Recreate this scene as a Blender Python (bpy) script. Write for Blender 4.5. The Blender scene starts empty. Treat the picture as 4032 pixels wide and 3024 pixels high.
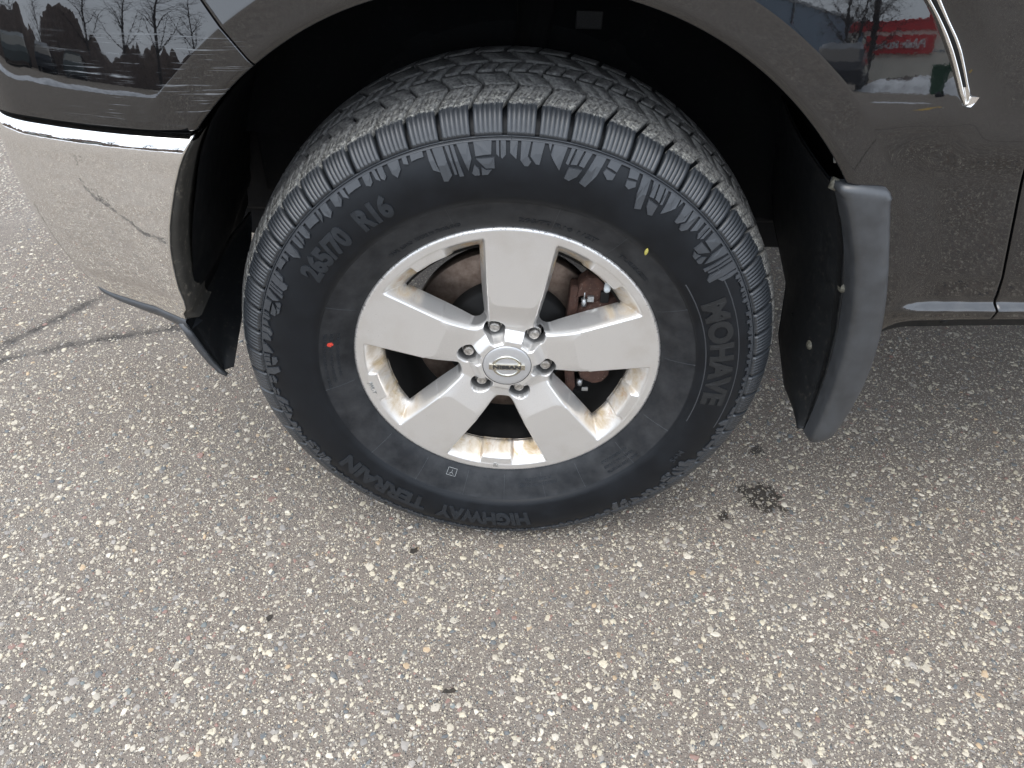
import bpy, bmesh, math, random
import numpy as np
from mathutils import Matrix, Vector, noise as mnoise

D = bpy.data
SC = bpy.context.scene
COL = SC.collection
HUB = 0.372                      # height of the wheel centre above the ground
rng = np.random.default_rng(7)
random.seed(7)
R = math.radians

# ------------------------------------------------------------------ camera
CAMP = dict(pos=(0.0057853, -0.8059828, 0.6420839 + HUB), yaw=0.00278187, pitch=0.69806929, roll=0.02903457)
def cam_axes():
    cp, sp = math.cos(CAMP['pitch']), math.sin(CAMP['pitch'])
    cy, sy = math.cos(CAMP['yaw']), math.sin(CAMP['yaw'])
    f = np.array([sy*cp, cy*cp, -sp]); r = np.array([cy, -sy, 0.0]); u = np.cross(r, f)
    c, s = math.cos(CAMP['roll']), math.sin(CAMP['roll'])
    return c*r + s*u, -s*r + c*u, f
def camera():
    r, u, f = cam_axes()
    cd = D.cameras.new('camera'); co = D.objects.new('camera', cd); COL.objects.link(co)
    cd.sensor_width = 36.0; cd.lens = 2800/4032*36.0
    cd.clip_start = 0.02; cd.clip_end = 2000
    m = Matrix(((r[0], u[0], -f[0]), (r[1], u[1], -f[1]), (r[2], u[2], -f[2]))).to_4x4()
    m.translation = Vector(CAMP['pos'])
    co.matrix_world = m
    SC.camera = co
camera()

# ------------------------------------------------------------------ world, sun, exposure
SUN_EL, SUN_AZ = 68.0, 215.0     # soft overcast light from behind the photographer's left
w = D.worlds.new('World'); SC.world = w; w.use_nodes = True
nt = w.node_tree; nt.nodes.clear()
sky = nt.nodes.new('ShaderNodeTexSky'); sky.sky_type = 'NISHITA'; sky.sun_disc = False
sky.sun_elevation = R(SUN_EL); sky.sun_rotation = R(SUN_AZ)
sky.air_density = 1.2; sky.dust_density = 3.0
hs = nt.nodes.new('ShaderNodeHueSaturation'); hs.inputs['Saturation'].default_value = 0.30
# soft uneven cloud cover
tc = nt.nodes.new('ShaderNodeTexCoord')
nz = nt.nodes.new('ShaderNodeTexNoise'); nz.inputs['Scale'].default_value = 2.2; nz.inputs['Detail'].default_value = 5
mr = nt.nodes.new('ShaderNodeMapRange'); mr.inputs['From Min'].default_value = .3; mr.inputs['From Max'].default_value = .7
mr.inputs['To Min'].default_value = .82; mr.inputs['To Max'].default_value = 1.18
cm = nt.nodes.new('ShaderNodeMix'); cm.data_type = 'RGBA'; cm.inputs[0].default_value = 0.62
cm.inputs[7].default_value = (6.0, 6.8, 8.0, 1)
mu = nt.nodes.new('ShaderNodeMix'); mu.data_type = 'RGBA'; mu.blend_type = 'MULTIPLY'; mu.inputs[0].default_value = 1
bg = nt.nodes.new('ShaderNodeBackground'); bg.inputs['Strength'].default_value = 0.15
out = nt.nodes.new('ShaderNodeOutputWorld')
L = nt.links.new
L(sky.outputs[0], hs.inputs['Color']); L(hs.outputs[0], cm.inputs[6])
L(tc.outputs['Generated'], nz.inputs['Vector']); L(nz.outputs[0], mr.inputs[0])
L(cm.outputs[2], mu.inputs[6]); L(mr.outputs[0], mu.inputs[7])
L(mu.outputs[2], bg.inputs['Color']); L(bg.outputs[0], out.inputs[0])
sl = D.lights.new('sun', 'SUN'); sl.energy = 0.55; sl.angle = R(50); sl.color = (1, .93, .82)
so = D.objects.new('sun', sl); COL.objects.link(so)
az = R(SUN_AZ)
sdir = Vector((math.sin(az)*math.cos(R(SUN_EL)), math.cos(az)*math.cos(R(SUN_EL)), math.sin(R(SUN_EL))))
so.rotation_euler = sdir.to_track_quat('Z', 'Y').to_euler(); so.location = sdir*20
SC.view_settings.view_transform = 'Standard'; SC.view_settings.look = 'None'
SC.view_settings.exposure = 1.12; SC.view_settings.gamma = 1.0; SC.view_settings.use_curve_mapping = False
SC.render.engine = 'CYCLES'
SC.cycles.max_bounces = 8; SC.cycles.use_denoising = True

# ------------------------------------------------------------------ material helpers
def lin(c):
    return tuple((x/12.92 if x <= .04045 else ((x+.055)/1.055)**2.4) for x in [v/255 for v in c])
class NT:
    """small helper for node materials"""
    def __init__(s, name):
        s.m = D.materials.new(name); s.m.use_nodes = True
        s.t = s.m.node_tree; s.b = s.t.nodes['Principled BSDF']; s.o = s.t.nodes['Material Output']
        s._c = {}
    def n(s, typ, **kw):
        nd = s.t.nodes.new(typ)
        for k, v in kw.items():
            if k.startswith('i_'):
                key = k[2:]; key = int(key) if key.isdigit() else key.replace('_', ' ')
                nd.inputs[key].default_value = v
            else: setattr(nd, k, v)
        return nd
    def l(s, a, b): s.t.links.new(a, b)
    def coord(s, kind='Object'):
        if 'tc' not in s._c: s._c['tc'] = s.n('ShaderNodeTexCoord')
        return s._c['tc'].outputs[kind]
    def pos(s):
        if 'geo' not in s._c: s._c['geo'] = s.n('ShaderNodeNewGeometry')
        return s._c['geo'].outputs['Position']
    def sep(s, v):
        x = s.n('ShaderNodeSeparateXYZ'); s.l(v, x.inputs[0]); return x.outputs
    def noise(s, vec, scale, detail=3, rough=.55, dist=0.0, dim=None):
        x = s.n('ShaderNodeTexNoise'); x.inputs['Scale'].default_value = scale
        x.inputs['Detail'].default_value = detail; x.inputs['Roughness'].default_value = rough
        x.inputs['Distortion'].default_value = dist; s.l(vec, x.inputs['Vector']); return x.outputs[0]
    def vor(s, vec, scale, feature='F1', out='Distance', rnd=1.0):
        x = s.n('ShaderNodeTexVoronoi'); x.feature = feature; x.inputs['Scale'].default_value = scale
        x.inputs['Randomness'].default_value = rnd; s.l(vec, x.inputs['Vector']); return x.outputs[out]
    def mapv(s, vec, loc=(0,0,0), rot=(0,0,0), scale=(1,1,1)):
        x = s.n('ShaderNodeMapping'); x.inputs['Location'].default_value = loc
        x.inputs['Rotation'].default_value = rot; x.inputs['Scale'].default_value = scale
        s.l(vec, x.inputs[0]); return x.outputs[0]
    def rg(s, v, a, b, c=0.0, d=1.0, smooth=False):
        x = s.n('ShaderNodeMapRange'); x.inputs[1].default_value = a; x.inputs[2].default_value = b
        x.inputs[3].default_value = c; x.inputs[4].default_value = d
        if smooth: x.interpolation_type = 'SMOOTHSTEP'
        s.l(v, x.inputs[0]); return x.outputs[0]
    def ma(s, op, a, b=None, c=None):
        x = s.n('ShaderNodeMath'); x.operation = op
        for i, v in enumerate((a, b, c)):
            if v is None: continue
            if isinstance(v, (int, float)): x.inputs[i].default_value = v
            else: s.l(v, x.inputs[i])
        return x.outputs[0]
    def mix(s, f, a, b, mode='MIX'):
        x = s.n('ShaderNodeMix'); x.data_type = 'RGBA'; x.blend_type = mode
        for i, v in ((0, f), (6, a), (7, b)):
            if isinstance(v, (int, float)): x.inputs[i].default_value = v
            elif isinstance(v, tuple): x.inputs[i].default_value = (*v[:3], 1)
            else: s.l(v, x.inputs[i])
        return x.outputs[2]
    def ramp(s, f, stops, interp='LINEAR'):
        x = s.n('ShaderNodeValToRGB'); e = x.color_ramp.elements; x.color_ramp.interpolation = interp
        while len(e) < len(stops): e.new(0.5)
        for i, (p, c) in enumerate(stops): e[i].position = p; e[i].color = (*c[:3], 1)
        s.l(f, x.inputs[0]); return x.outputs[0]
    def bump(s, h, strength=.5, dist=.001, prev=None):
        x = s.n('ShaderNodeBump'); x.inputs['Strength'].default_value = strength; x.inputs['Distance'].default_value = dist
        s.l(h, x.inputs['Height'])
        if prev is not None: s.l(prev, x.inputs['Normal'])
        return x.outputs[0]
    def set(s, **kw):
        for k, v in kw.items():
            k = k.replace('_', ' ')
            if isinstance(v, (int, float)): s.b.inputs[k].default_value = v
            elif isinstance(v, tuple): s.b.inputs[k].default_value = (*v[:3], 1) if len(v) == 3 else v
            else: s.l(v, s.b.inputs[k])
        return s
def simple(name, col, rough=.5, metal=0.0, ior=1.45, amt=.15, nscale=60, bump=0.0, bscale=400):
    s = NT(name); p = s.coord()
    f = s.noise(p, nscale, 4)
    s.set(Base_Color=s.mix(s.rg(f, .3, .7), tuple(c*(1-amt) for c in col), tuple(min(1, c*(1+amt)) for c in col)),
          Roughness=s.rg(f, .3, .7, max(0, rough-.05), min(1, rough+.05)), Metallic=metal, IOR=ior)
    if bump: s.set(Normal=s.bump(s.noise(p, bscale, 3), bump, .0006))
    return s.m

# ------------------------------------------------------------------ mesh helpers
def mesh_from(name, V, F, smooth=True):
    me = D.meshes.new(name)
    V = np.asarray(V, float)
    if isinstance(F, np.ndarray):
        k = F.shape[1]; n = len(F)
        me.vertices.add(len(V)); me.vertices.foreach_set('co', V.ravel())
        me.loops.add(n*k); me.loops.foreach_set('vertex_index', F.ravel().astype(np.int32))
        me.polygons.add(n); me.polygons.foreach_set('loop_start', np.arange(0, n*k, k, dtype=np.int32))
        me.polygons.foreach_set('loop_total', np.full(n, k, dtype=np.int32))
        me.update(calc_edges=True)
    else:
        me.from_pydata([tuple(v) for v in V], [], F)
        me.update()
    if smooth: me.polygons.foreach_set('use_smooth', np.ones(len(me.polygons), dtype=bool))
    me.validate()
    return me
def obj(name, me, mat=None, parent=None, loc=None, rot=None):
    o = D.objects.new(name, me); COL.objects.link(o)
    if mat is not None:
        if not me.materials: me.materials.append(mat)
    if parent is not None: o.parent = parent
    if loc is not None: o.location = loc
    if rot is not None: o.rotation_euler = rot
    return o
def tag(o, label=None, cat=None, group=None, kind=None):
    if label: o['label'] = label
    if cat: o['category'] = cat
    if group: o['group'] = group
    if kind: o['kind'] = kind
    return o
def empty(name, loc=(0,0,0), parent=None, rot=None):
    o = D.objects.new(name, None); COL.objects.link(o); o.location = loc; o.empty_display_size = .1
    if parent is not None: o.parent = parent
    if rot is not None: o.rotation_euler = rot
    return o
def grid_faces(nu, nv, closed_u=False, keep=None):
    """vertex index = i*nv + j, i along u"""
    iu = np.arange(nu if closed_u else nu-1); jv = np.arange(nv-1)
    I, J = np.meshgrid(iu, jv, indexing='ij'); I2 = (I+1) % nu
    F = np.stack([I*nv+J, I2*nv+J, I2*nv+J+1, I*nv+J+1], -1).reshape(-1, 4)
    return F
def compact(V, F):
    used = np.zeros(len(V), bool); used[F.ravel()] = True
    idx = np.cumsum(used)-1
    return V[used], idx[F]
def box_bm(bm, x0, x1, y0, y1, z0, z1, bev=0.0, seg=2, mat=None):
    r = bmesh.ops.create_cube(bm, size=1)
    vs = r['verts']
    M = Matrix.Translation(((x0+x1)/2, (y0+y1)/2, (z0+z1)/2)) @ Matrix.Diagonal((x1-x0, y1-y0, z1-z0, 1))
    if mat is not None: M = mat @ M
    bmesh.ops.transform(bm, matrix=M, verts=vs)
    if bev:
        es = {e for v in vs for e in v.link_edges}
        bmesh.ops.bevel(bm, geom=list(es), offset=bev, segments=seg, affect='EDGES', profile=.6)
def bm_mesh(name, bm, smooth=False):
    bmesh.ops.recalc_face_normals(bm, faces=bm.faces)
    me = D.meshes.new(name); bm.to_mesh(me); bm.free()
    if smooth: me.polygons.foreach_set('use_smooth', np.ones(len(me.polygons), dtype=bool))
    return me
def prism(name, poly2, d0, d1, axis='y', bev=0.0, smooth=False):
    """extrude a closed (x,z) outline between two y values"""
    bm = bmesh.new()
    f = bm.faces.new([bm.verts.new((p[0], d0, p[1])) for p in poly2])
    r = bmesh.ops.extrude_face_region(bm, geom=[f])
    vs = [g for g in r['geom'] if isinstance(g, bmesh.types.BMVert)]
    bmesh.ops.translate(bm, vec=(0, d1-d0, 0), verts=vs)
    if bev: bmesh.ops.bevel(bm, geom=list(bm.edges), offset=bev, segments=2, affect='EDGES', profile=.6)
    return bm_mesh(name, bm, smooth)
def tube(name, pts, rad, n=10, cap=True):
    pts = [Vector(p) for p in pts]; V = []; F = []
    rads = rad if isinstance(rad, (list, tuple)) else [rad]*len(pts)
    up = Vector((0, 0, 1))
    for i, p in enumerate(pts):
        t = (pts[min(i+1, len(pts)-1)]-pts[max(i-1, 0)]).normalized()
        a = t.cross(up)
        if a.length < .1: a = t.cross(Vector((1, 0, 0)))
        a.normalize(); b = t.cross(a)
        for k in range(n):
            an = 2*math.pi*k/n; V.append(p+(a*math.cos(an)+b*math.sin(an))*rads[i])
    for i in range(len(pts)-1):
        for k in range(n):
            F.append((i*n+k, i*n+(k+1) % n, (i+1)*n+(k+1) % n, (i+1)*n+k))
    if cap: F.append(tuple(range(n-1, -1, -1))); F.append(tuple((len(pts)-1)*n+k for k in range(n)))
    return mesh_from(name, V, F)
def lathe(name, prof, n=64, a0=0, a1=360, smooth=True):
    """profile of (radius, y) turned about the y axis"""
    closed = abs(a1-a0) >= 359.9
    A = np.radians(np.linspace(a0, a1, n, endpoint=not closed)); P = np.asarray(prof, float)
    V = np.stack([np.cos(A)[:, None]*P[None, :, 0], np.broadcast_to(P[None, :, 1], (n, len(P))), np.sin(A)[:, None]*P[None, :, 0]], -1).reshape(-1, 3)
    return mesh_from(name, V, grid_faces(n, len(P), closed), smooth)
def interp_smooth(x, xs, ys):
    """monotone-ish smooth interpolation (catmull-rom) of ys over xs"""
    xs = np.asarray(xs, float); ys = np.asarray(ys, float); x = np.asarray(x, float)
    m = np.gradient(ys, xs)
    i = np.clip(np.searchsorted(xs, x)-1, 0, len(xs)-2); h = xs[i+1]-xs[i]; t = np.clip((x-xs[i])/h, 0, 1)
    return (2*t**3-3*t**2+1)*ys[i]+(t**3-2*t**2+t)*h*m[i]+(-2*t**3+3*t**2)*ys[i+1]+(t**3-t**2)*h*m[i+1]
def sstep(a, b, x):
    t = np.clip((x-a)/(b-a), 0, 1); return t*t*(3-2*t)
# ------------------------------------------------------------------ the body's side surface (hub-relative: x forward-back, z up, y depth)
PLAN = np.array([(.95,-.030),(.75,-.036),(.60,-.042),(.35,-.049),(.15,-.051),(-.05,-.052),(-.25,-.0515),(-.33,-.0495),(-.395,-.0440),(-.46,-.0335),(-.525,-.0175),(-.570,-.0020),(-.598,.0160),(-.615,.0420),(-.626,.0850),(-.633,.1600),(-.638,.3000),(-.640,.650)])
_pl = np.concatenate([[0], np.cumsum(np.hypot(*np.diff(PLAN, axis=0).T))])
def plan(s):
    """s = arc length along the side, starting at x=.95 and running to the front"""
    s = np.asarray(s, float)
    x = interp_smooth(s, _pl, PLAN[:, 0]); y = interp_smooth(s, _pl, PLAN[:, 1]); e = 1e-3
    tx = (interp_smooth(s+e, _pl, PLAN[:, 0])-interp_smooth(s-e, _pl, PLAN[:, 0])); ty = (interp_smooth(s+e, _pl, PLAN[:, 1])-interp_smooth(s-e, _pl, PLAN[:, 1]))
    l = np.hypot(tx, ty)+1e-9
    return x, y, -ty/l*-1*-1, tx/l*-1*-1     # position and a normal that is fixed up below
_ss = np.linspace(0, _pl[-1], 3000); _sx = interp_smooth(_ss, _pl, PLAN[:, 0])
def s_of_x(x):
    return np.interp(-np.asarray(x, float), -_sx, _ss)
ARC = (0.0, .035); R_ARCH = .466; R_CREASE = .510
def inset(x, z, s=None):
    """how far the skin lies inside the plan curve"""
    rr = np.hypot(x-ARC[0], z-ARC[1])
    # the panel leans back above the wheel; inside the crease circle the flare stands upright,
    # taking the depth the panel has where the crease crosses above it
    zc = ARC[1]+np.sqrt(np.maximum(R_CREASE**2-x**2, 0)); ze = np.where(np.abs(x) < R_CREASE, np.maximum(z, zc), z)
    left = sstep(.0, -.30, x)
    t = ze-.385; up = .5*(t+np.sqrt(t*t+.010**2))-.0024
    hR = .140*up-.0055*sstep(.31, .385, ze)
    zz = ze-.368; zz = .5*(zz+np.sqrt(zz*zz+.012**2))-.003
    hL = .150*zz+.30*zz**2+1.5*np.maximum(0, zz-.09)**2
    # past the vent trim the door skin stands upright again
    xt = np.interp(z, [.40, .46, .497, .55, .61], [.470, .433, .400, .358, .311])
    hR = hR*(1-.93*sstep(xt-.008, xt+.045, x)*sstep(.34, .40, z))
    g = hR*(1-left)+hL*left
    g = g*np.where(rr < R_CREASE+.002, .12+.88*sstep(.04, .24, np.abs(x)), 1)
    g = g+.0035*sstep(.0, .05, rr-R_CREASE+.006)*(x > .2)*sstep(.40, .30, z)
    lean = 0*x
    # general roll-over above the frame
    roll = 2.2*np.maximum(0, z-.56)**2
    # small arch lip: the last 12 mm roll inward
    lip = np.where(rr < R_ARCH+.010, ((R_ARCH+.010-rr)/.010)**2*.003, 0)*(z > .0)
    # rocker: groove and ledge
    wr = sstep(.485, .535, x)*1.0
    ro = np.interp(z, [.095, .108, .122, .130, .1435, .1458, .1472, .1490, .152, .158, .17, .19, .30], [.032, .026, .006, .0, -.0055, -.0052, -.0020, .0030, .0050, .0048, .003, .0, 0])
    under = np.interp(z, [.06, .10, .14, .2], [.03, .012, .002, 0])*(1-wr)*(x > .3)
    return g+lean+roll+lip+wr*ro+under
def skin(s, z):
    x, y, _, _ = plan(s); e = 1e-3
    x1 = interp_smooth(s+e, _pl, PLAN[:, 0]); y1 = interp_smooth(s+e, _pl, PLAN[:, 1])
    x0 = interp_smooth(s-e, _pl, PLAN[:, 0]); y0 = interp_smooth(s-e, _pl, PLAN[:, 1])
    tx, ty = x1-x0, y1-y0; l = np.hypot(tx, ty)+1e-12
    nx, ny = ty/l, -tx/l            # inward (towards +y on the side, +x at the front)
    h = inset(x, z)
    return np.stack([x+nx*h, y+ny*h, z+0*h], -1)
# ------------------------------------------------------------------ materials
def m_paint():
    s = NT('black_paint'); p = s.coord(); X = s.sep(p)
    dust = s.noise(p, 14, 5, .6)
    # light scrape marks: long thin streaks on the bumper corner and the arch ahead of the wheel
    st = s.noise(s.mapv(p, rot=(0, .04, 0), scale=(9, 9, 330)), 1.0, 4, .65)
    st2 = s.noise(s.mapv(p, rot=(0, -.03, 0), scale=(16, 16, 900), loc=(3, 0, 1)), 1.0, 3, .6)
    mx = s.ma('MULTIPLY', s.rg(X[0], -.52, -.42, 0, 1, True), s.rg(X[0], -.26, -.30, 0, 1, True))
    mz = s.ma('MULTIPLY', s.rg(X[2], .350, .372, .35, 1), s.rg(X[2], .43, .455, 1, 0, True))
    mask = s.ma('MULTIPLY', mx, mz)
    sc = s.ma('MULTIPLY', s.ma('ADD', s.rg(st, .58, .66, 0, 1), s.ma('MULTIPLY', s.rg(st2, .62, .68, 0, .8), 1.0)), mask)
    sc = s.ma('MULTIPLY', sc, s.rg(s.noise(p, 30, 3), .42, .6))
    sc = s.ma('MINIMUM', sc, 1.0)
    # a few stone chips everywhere
    chip = s.rg(s.vor(s.mapv(p, scale=(1, .3, 1)), 55), .035, .02, 0, 1)
    chip = s.ma('MULTIPLY', chip, s.rg(s.noise(p, 9, 2), .56, .62))
    # grime near the lower sill and arch edge
    low = s.ma('MULTIPLY', s.rg(X[2], .26, .08, 0, 1, True), s.rg(s.noise(p, 60, 6, .7), .40, .75))
    base = s.mix(s.rg(dust, .3, .75), (.0025, .0028, .0034), (.006, .006, .0065))
    base = s.mix(s.ma('MULTIPLY', low, .35), base, (.10, .085, .07))
    base = s.mix(s.ma('MULTIPLY', s.ma('MAXIMUM', s.ma('MULTIPLY', sc, .6), chip), .9), base, (.30, .32, .34))
    rough = s.ma('ADD', s.rg(dust, .3, .8, .010, .028), s.ma('ADD', s.ma('MULTIPLY', sc, .25), s.ma('MULTIPLY', low, .06)))
    s.set(Base_Color=base, Roughness=rough, IOR=1.88, Normal=s.bump(s.noise(p, 130, 2), .03, .0003))
    return s.m
def m_chrome():
    s = NT('chrome'); p = s.coord()
    n1 = s.noise(p, 38, 3, .5)
    sp = s.rg(s.vor(p, 240), .10, .05); sp = s.ma('MULTIPLY', sp, s.rg(s.noise(p, 20, 3), .58, .64))
    s.set(Base_Color=s.mix(s.ma('MULTIPLY', sp, .3), (.82, .81, .79), (.45, .42, .38)), Metallic=1.0, Roughness=s.rg(s.noise(p, 18, 5), .3, .8, .012, .035),
          Normal=s.bump(s.noise(p, 140, 2, .5), .05, .0006, s.bump(n1, .14, .0018)))
    return s.m
def m_rubber():
    s = NT('tyre_rubber'); p = s.pos(); o = s.coord(); X = s.sep(o)
    rad = s.ma('SQRT', s.ma('ADD', s.ma('MULTIPLY', X[0], X[0]), s.ma('MULTIPLY', X[2], X[2])))
    n1 = s.noise(p, 22, 5, .6); n2 = s.noise(p, 420, 3, .6)
    base = s.mix(s.rg(n1, .3, .7), (.0048, .0058, .0075), (.0090, .0108, .0136))
    # road film on the bead band
    ring = s.ma('MULTIPLY', s.rg(rad, .2660, .2640), s.rg(s.noise(p, 30, 5, .65), .35, .75, .2, 1))
    base = s.mix(s.ma('MULTIPLY', ring, .75), base, (.052, .053, .055))
    s.set(Base_Color=base, Roughness=s.rg(n1, .25, .75, .36, .50), Specular_IOR_Level=.26, Normal=s.bump(n2, .10, .0004))
    return s.m
def m_tread():
    s = NT('worn_tread_rubber'); p = s.pos(); o = s.coord(); X = s.sep(o)
    rad = s.ma('SQRT', s.ma('ADD', s.ma('MULTIPLY', X[0], X[0]), s.ma('MULTIPLY', X[2], X[2])))
    n1 = s.noise(p, 220, 4, .7); n2 = s.noise(p, 60, 4, .6); n3 = s.noise(p, 20, 4, .6)
    wob = s.ma('MULTIPLY', s.ma('SUBTRACT', s.noise(p, 190, 3, .7), .5), .010)
    edge = s.ma('ADD', X[1], wob)
    worn = s.ma('MULTIPLY', s.rg(edge, .0005, .0020), s.rg(rad, .3655, .3672))
    smooth = s.mix(s.rg(n3, .3, .7), (.018, .021, .025), (.029, .033, .038))
    dusty = s.mix(s.rg(n1, .36, .66), (.034, .034, .034), (.22, .215, .200))
    # the crushed band right at the shoulder is the palest
    sh = s.rg(X[1], .026, .004); dusty = s.mix(s.ma('MULTIPLY', s.rg(s.noise(p, 300, 3, .7), .50, .66), s.ma('MULTIPLY', sh, .8)), dusty, (.44, .43, .375))
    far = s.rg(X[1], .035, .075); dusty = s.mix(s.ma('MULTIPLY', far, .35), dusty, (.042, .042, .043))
    h = s.ma('MULTIPLY', s.ma('ADD', n1, s.ma('MULTIPLY', s.noise(p, 500, 3, .6), .6)), s.ma('ADD', s.ma('MULTIPLY', worn, .95), .05))
    s.set(Base_Color=s.mix(worn, smooth, dusty), Roughness=s.ma('ADD', .40, s.ma('MULTIPLY', worn, .42)), Specular_IOR_Level=.8,
          Normal=s.bump(h, .8, .0014))
    return s.m
def m_alloy():
    s = NT('silver_alloy'); p = s.coord(); X = s.sep(p)
    rad = s.ma('SQRT', s.ma('ADD', s.ma('MULTIPLY', X[0], X[0]), s.ma('MULTIPLY', X[2], X[2])))
    sp = s.noise(p, 1500, 2, .5)
    base = s.mix(s.rg(sp, .35, .65), (.72, .70, .675), (.81, .795, .77))
    # brake dust and rust coloured staining where the casting dips at the windows
    dep = s.ma('MULTIPLY', s.rg(X[1], .0016, .012), s.rg(rad, .150, .168))
    flange0 = s.ma('MULTIPLY', s.rg(rad, .203, .207), s.rg(rad, .217, .2125))
    st = s.noise(s.mapv(p, scale=(1, .45, 1)), 34, 5, .68, .6)
    m1 = s.ma('MULTIPLY', dep, s.rg(st, .34, .64))
    base = s.mix(s.ma('MULTIPLY', m1, .85), base, (.44, .31, .14))
    m2 = s.ma('MULTIPLY', dep, s.rg(s.noise(p, 36, 5, .65, .4), .56, .70))
    base = s.mix(s.ma('MULTIPLY', m2, .85), base, (.42, .20, .05))
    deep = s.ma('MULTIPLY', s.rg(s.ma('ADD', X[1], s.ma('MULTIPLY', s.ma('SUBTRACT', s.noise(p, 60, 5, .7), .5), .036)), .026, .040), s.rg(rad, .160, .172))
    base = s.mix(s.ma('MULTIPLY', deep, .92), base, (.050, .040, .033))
    wells = s.ma('MULTIPLY', s.ma('MULTIPLY', s.rg(X[1], .0145, .020), s.rg(rad, .082, .078)), s.rg(rad, .034, .037)); base = s.mix(s.ma('MULTIPLY', wells, .9), base, (.07, .068, .066))  # lug pockets coloured darker with depth
    # film of dust elsewhere
    df = s.rg(s.noise(p, 18, 5, .6), .45, .8, 0, .35); base = s.mix(s.ma('MULTIPLY', df, s.rg(rad, .12, .2)), base, (.50, .44, .36))
    # kerb nicks along the lip
    lip = s.ma('MULTIPLY', s.rg(rad, .2150, .2190), s.rg(s.noise(p, 260, 4, .75), .545, .60))
    base = s.mix(s.ma('MULTIPLY', lip, .85), base, (.16, .15, .145))
    spk = s.ma('MULTIPLY', s.rg(s.vor(p, 160), .07, .05), s.rg(s.noise(p, 15, 2), .56, .6)); base = s.mix(s.ma('MULTIPLY', spk, .6), base, (.12, .11, .10))
    dirt = s.ma('MAXIMUM', s.ma('MAXIMUM', s.ma('MAXIMUM', m1, m2), deep), wells)  # window staining together with the darkened lug pockets
    s.set(Base_Color=base, Metallic=s.ma('SUBTRACT', .70, s.ma('MULTIPLY', dirt, .6)), Roughness=s.ma('ADD', .29, s.ma('MULTIPLY', dirt, .3)),
          Normal=s.bump(s.ma('ADD', sp, s.ma('MULTIPLY', lip, -3)), .12, .0004))
    return s.m
def m_rust():
    s = NT('rusty_iron'); p = s.coord(); n = s.noise(p, 60, 6, .7); n2 = s.noise(p, 260, 4, .7)
    c = s.ramp(n, [(.3, (.045, .022, .016)), (.55, (.075, .036, .025)), (.75, (.13, .062, .040))])
    c = s.mix(s.rg(n2, .60, .72), c, (.24, .19, .15))
    s.set(Base_Color=c, Roughness=.85, Normal=s.bump(n2, .7, .0012)); return s.m
def m_disc():
    s = NT('brake_disc_steel'); p = s.coord(); X = s.sep(p)
    rad = s.ma('SQRT', s.ma('ADD', s.ma('MULTIPLY', X[0], X[0]), s.ma('MULTIPLY', X[2], X[2])))
    rg = s.ma('SINE', s.ma('MULTIPLY', rad, 3600)); n = s.noise(p, 90, 4, .6)
    c = s.mix(s.rg(n, .35, .7), (.16, .115, .09), (.27, .21, .17))
    c = s.mix(s.rg(rad, .098, .094), c, (.06, .045, .038))
    s.set(Base_Color=c, Metallic=.75, Roughness=.42, Normal=s.bump(s.ma('ADD', rg, n), .25, .0004)); return s.m
def m_plastic(name='black_plastic', col=(.010, .011, .013), rough=.42, spec=.5, dirt=.25):
    s = NT(name); p = s.coord(); n = s.noise(p, 40, 5, .65); n2 = s.noise(p, 600, 2)
    d = s.rg(s.noise(p, 120, 5, .75), .56, .72)
    c = s.mix(s.rg(n, .3, .7), tuple(v*.8 for v in col), tuple(v*1.3 for v in col))
    s.set(Base_Color=s.mix(s.ma('MULTIPLY', d, dirt), c, (.16, .14, .11)), Roughness=s.rg(n, .3, .7, rough-.05, rough+.08),
          Specular_IOR_Level=spec, Normal=s.bump(n2, .12, .0003)); return s.m
M = {}
M['paint'] = m_paint(); M['chrome'] = m_chrome(); M['rubber'] = m_rubber(); M['tread'] = m_tread(); M['alloy'] = m_alloy()
M['rust'] = m_rust(); M['disc'] = m_disc()
M['liner'] = m_plastic('liner_plastic', (.0022, .0028, .0036), .6, .15, .06)
M['satin'] = m_plastic('satin_plastic', (.034, .0365, .040), .40, .85, .06)
M['black'] = m_plastic('black_plastic', (.008, .009, .010), .5, .35, .22)
M['dark'] = simple('chassis_black', (.003, .003, .0035), .95)
M['steel'] = simple('galvanised_steel', (.42, .43, .43), .38, .8, nscale=300, bump=.2)
M['nut'] = simple('worn_lug_nut', (.50, .48, .45), .36, .9, amt=.45, nscale=260, bump=.9, bscale=700)
M['cap'] = simple('cap_silver', (.58, .58, .58), .40, .6, amt=.03, nscale=900)
M['letter'] = simple('letter_black', (.03, .03, .03), .5)
M['badge'] = simple('badge_chrome', (.62, .60, .53), .16, 1.0, amt=.10, nscale=120)
M['gap'] = simple('gap_black', (.004, .004, .004), .9)
M['glass'] = simple('dark_glass', (.01, .012, .014), .05, 0, 1.6)
M['lampglass'] = simple('lamp_lens', (.10, .11, .12), .05, .3, 1.6)

# ------------------------------------------------------------------ text helper
def text_mesh(txt, size, depth, bold=0.0, spacing=1.0, shear=0.0, bev=0.0):
    cu = D.curves.new('lettering', 'FONT'); cu.body = txt; cu.size = size; cu.extrude = depth/2
    cu.align_x = 'CENTER'; cu.align_y = 'CENTER'; cu.offset = bold; cu.space_character = spacing; cu.shear = shear
    cu.bevel_depth = bev; cu.bevel_resolution = 0; cu.resolution_u = 4; cu.fill_mode = 'BOTH'
    t = D.objects.new('lettering', cu); COL.objects.link(t)
    dg = bpy.context.evaluated_depsgraph_get(); dg.update()
    me = D.meshes.new_from_object(t.evaluated_get(dg))
    D.objects.remove(t); D.curves.remove(cu)
    return me
def mesh_V(me):
    v = np.empty(len(me.vertices)*3); me.vertices.foreach_get('co', v); return v.reshape(-1, 3)
def set_V(me, V):
    me.vertices.foreach_set('co', np.asarray(V, float).ravel()); me.update()
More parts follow.
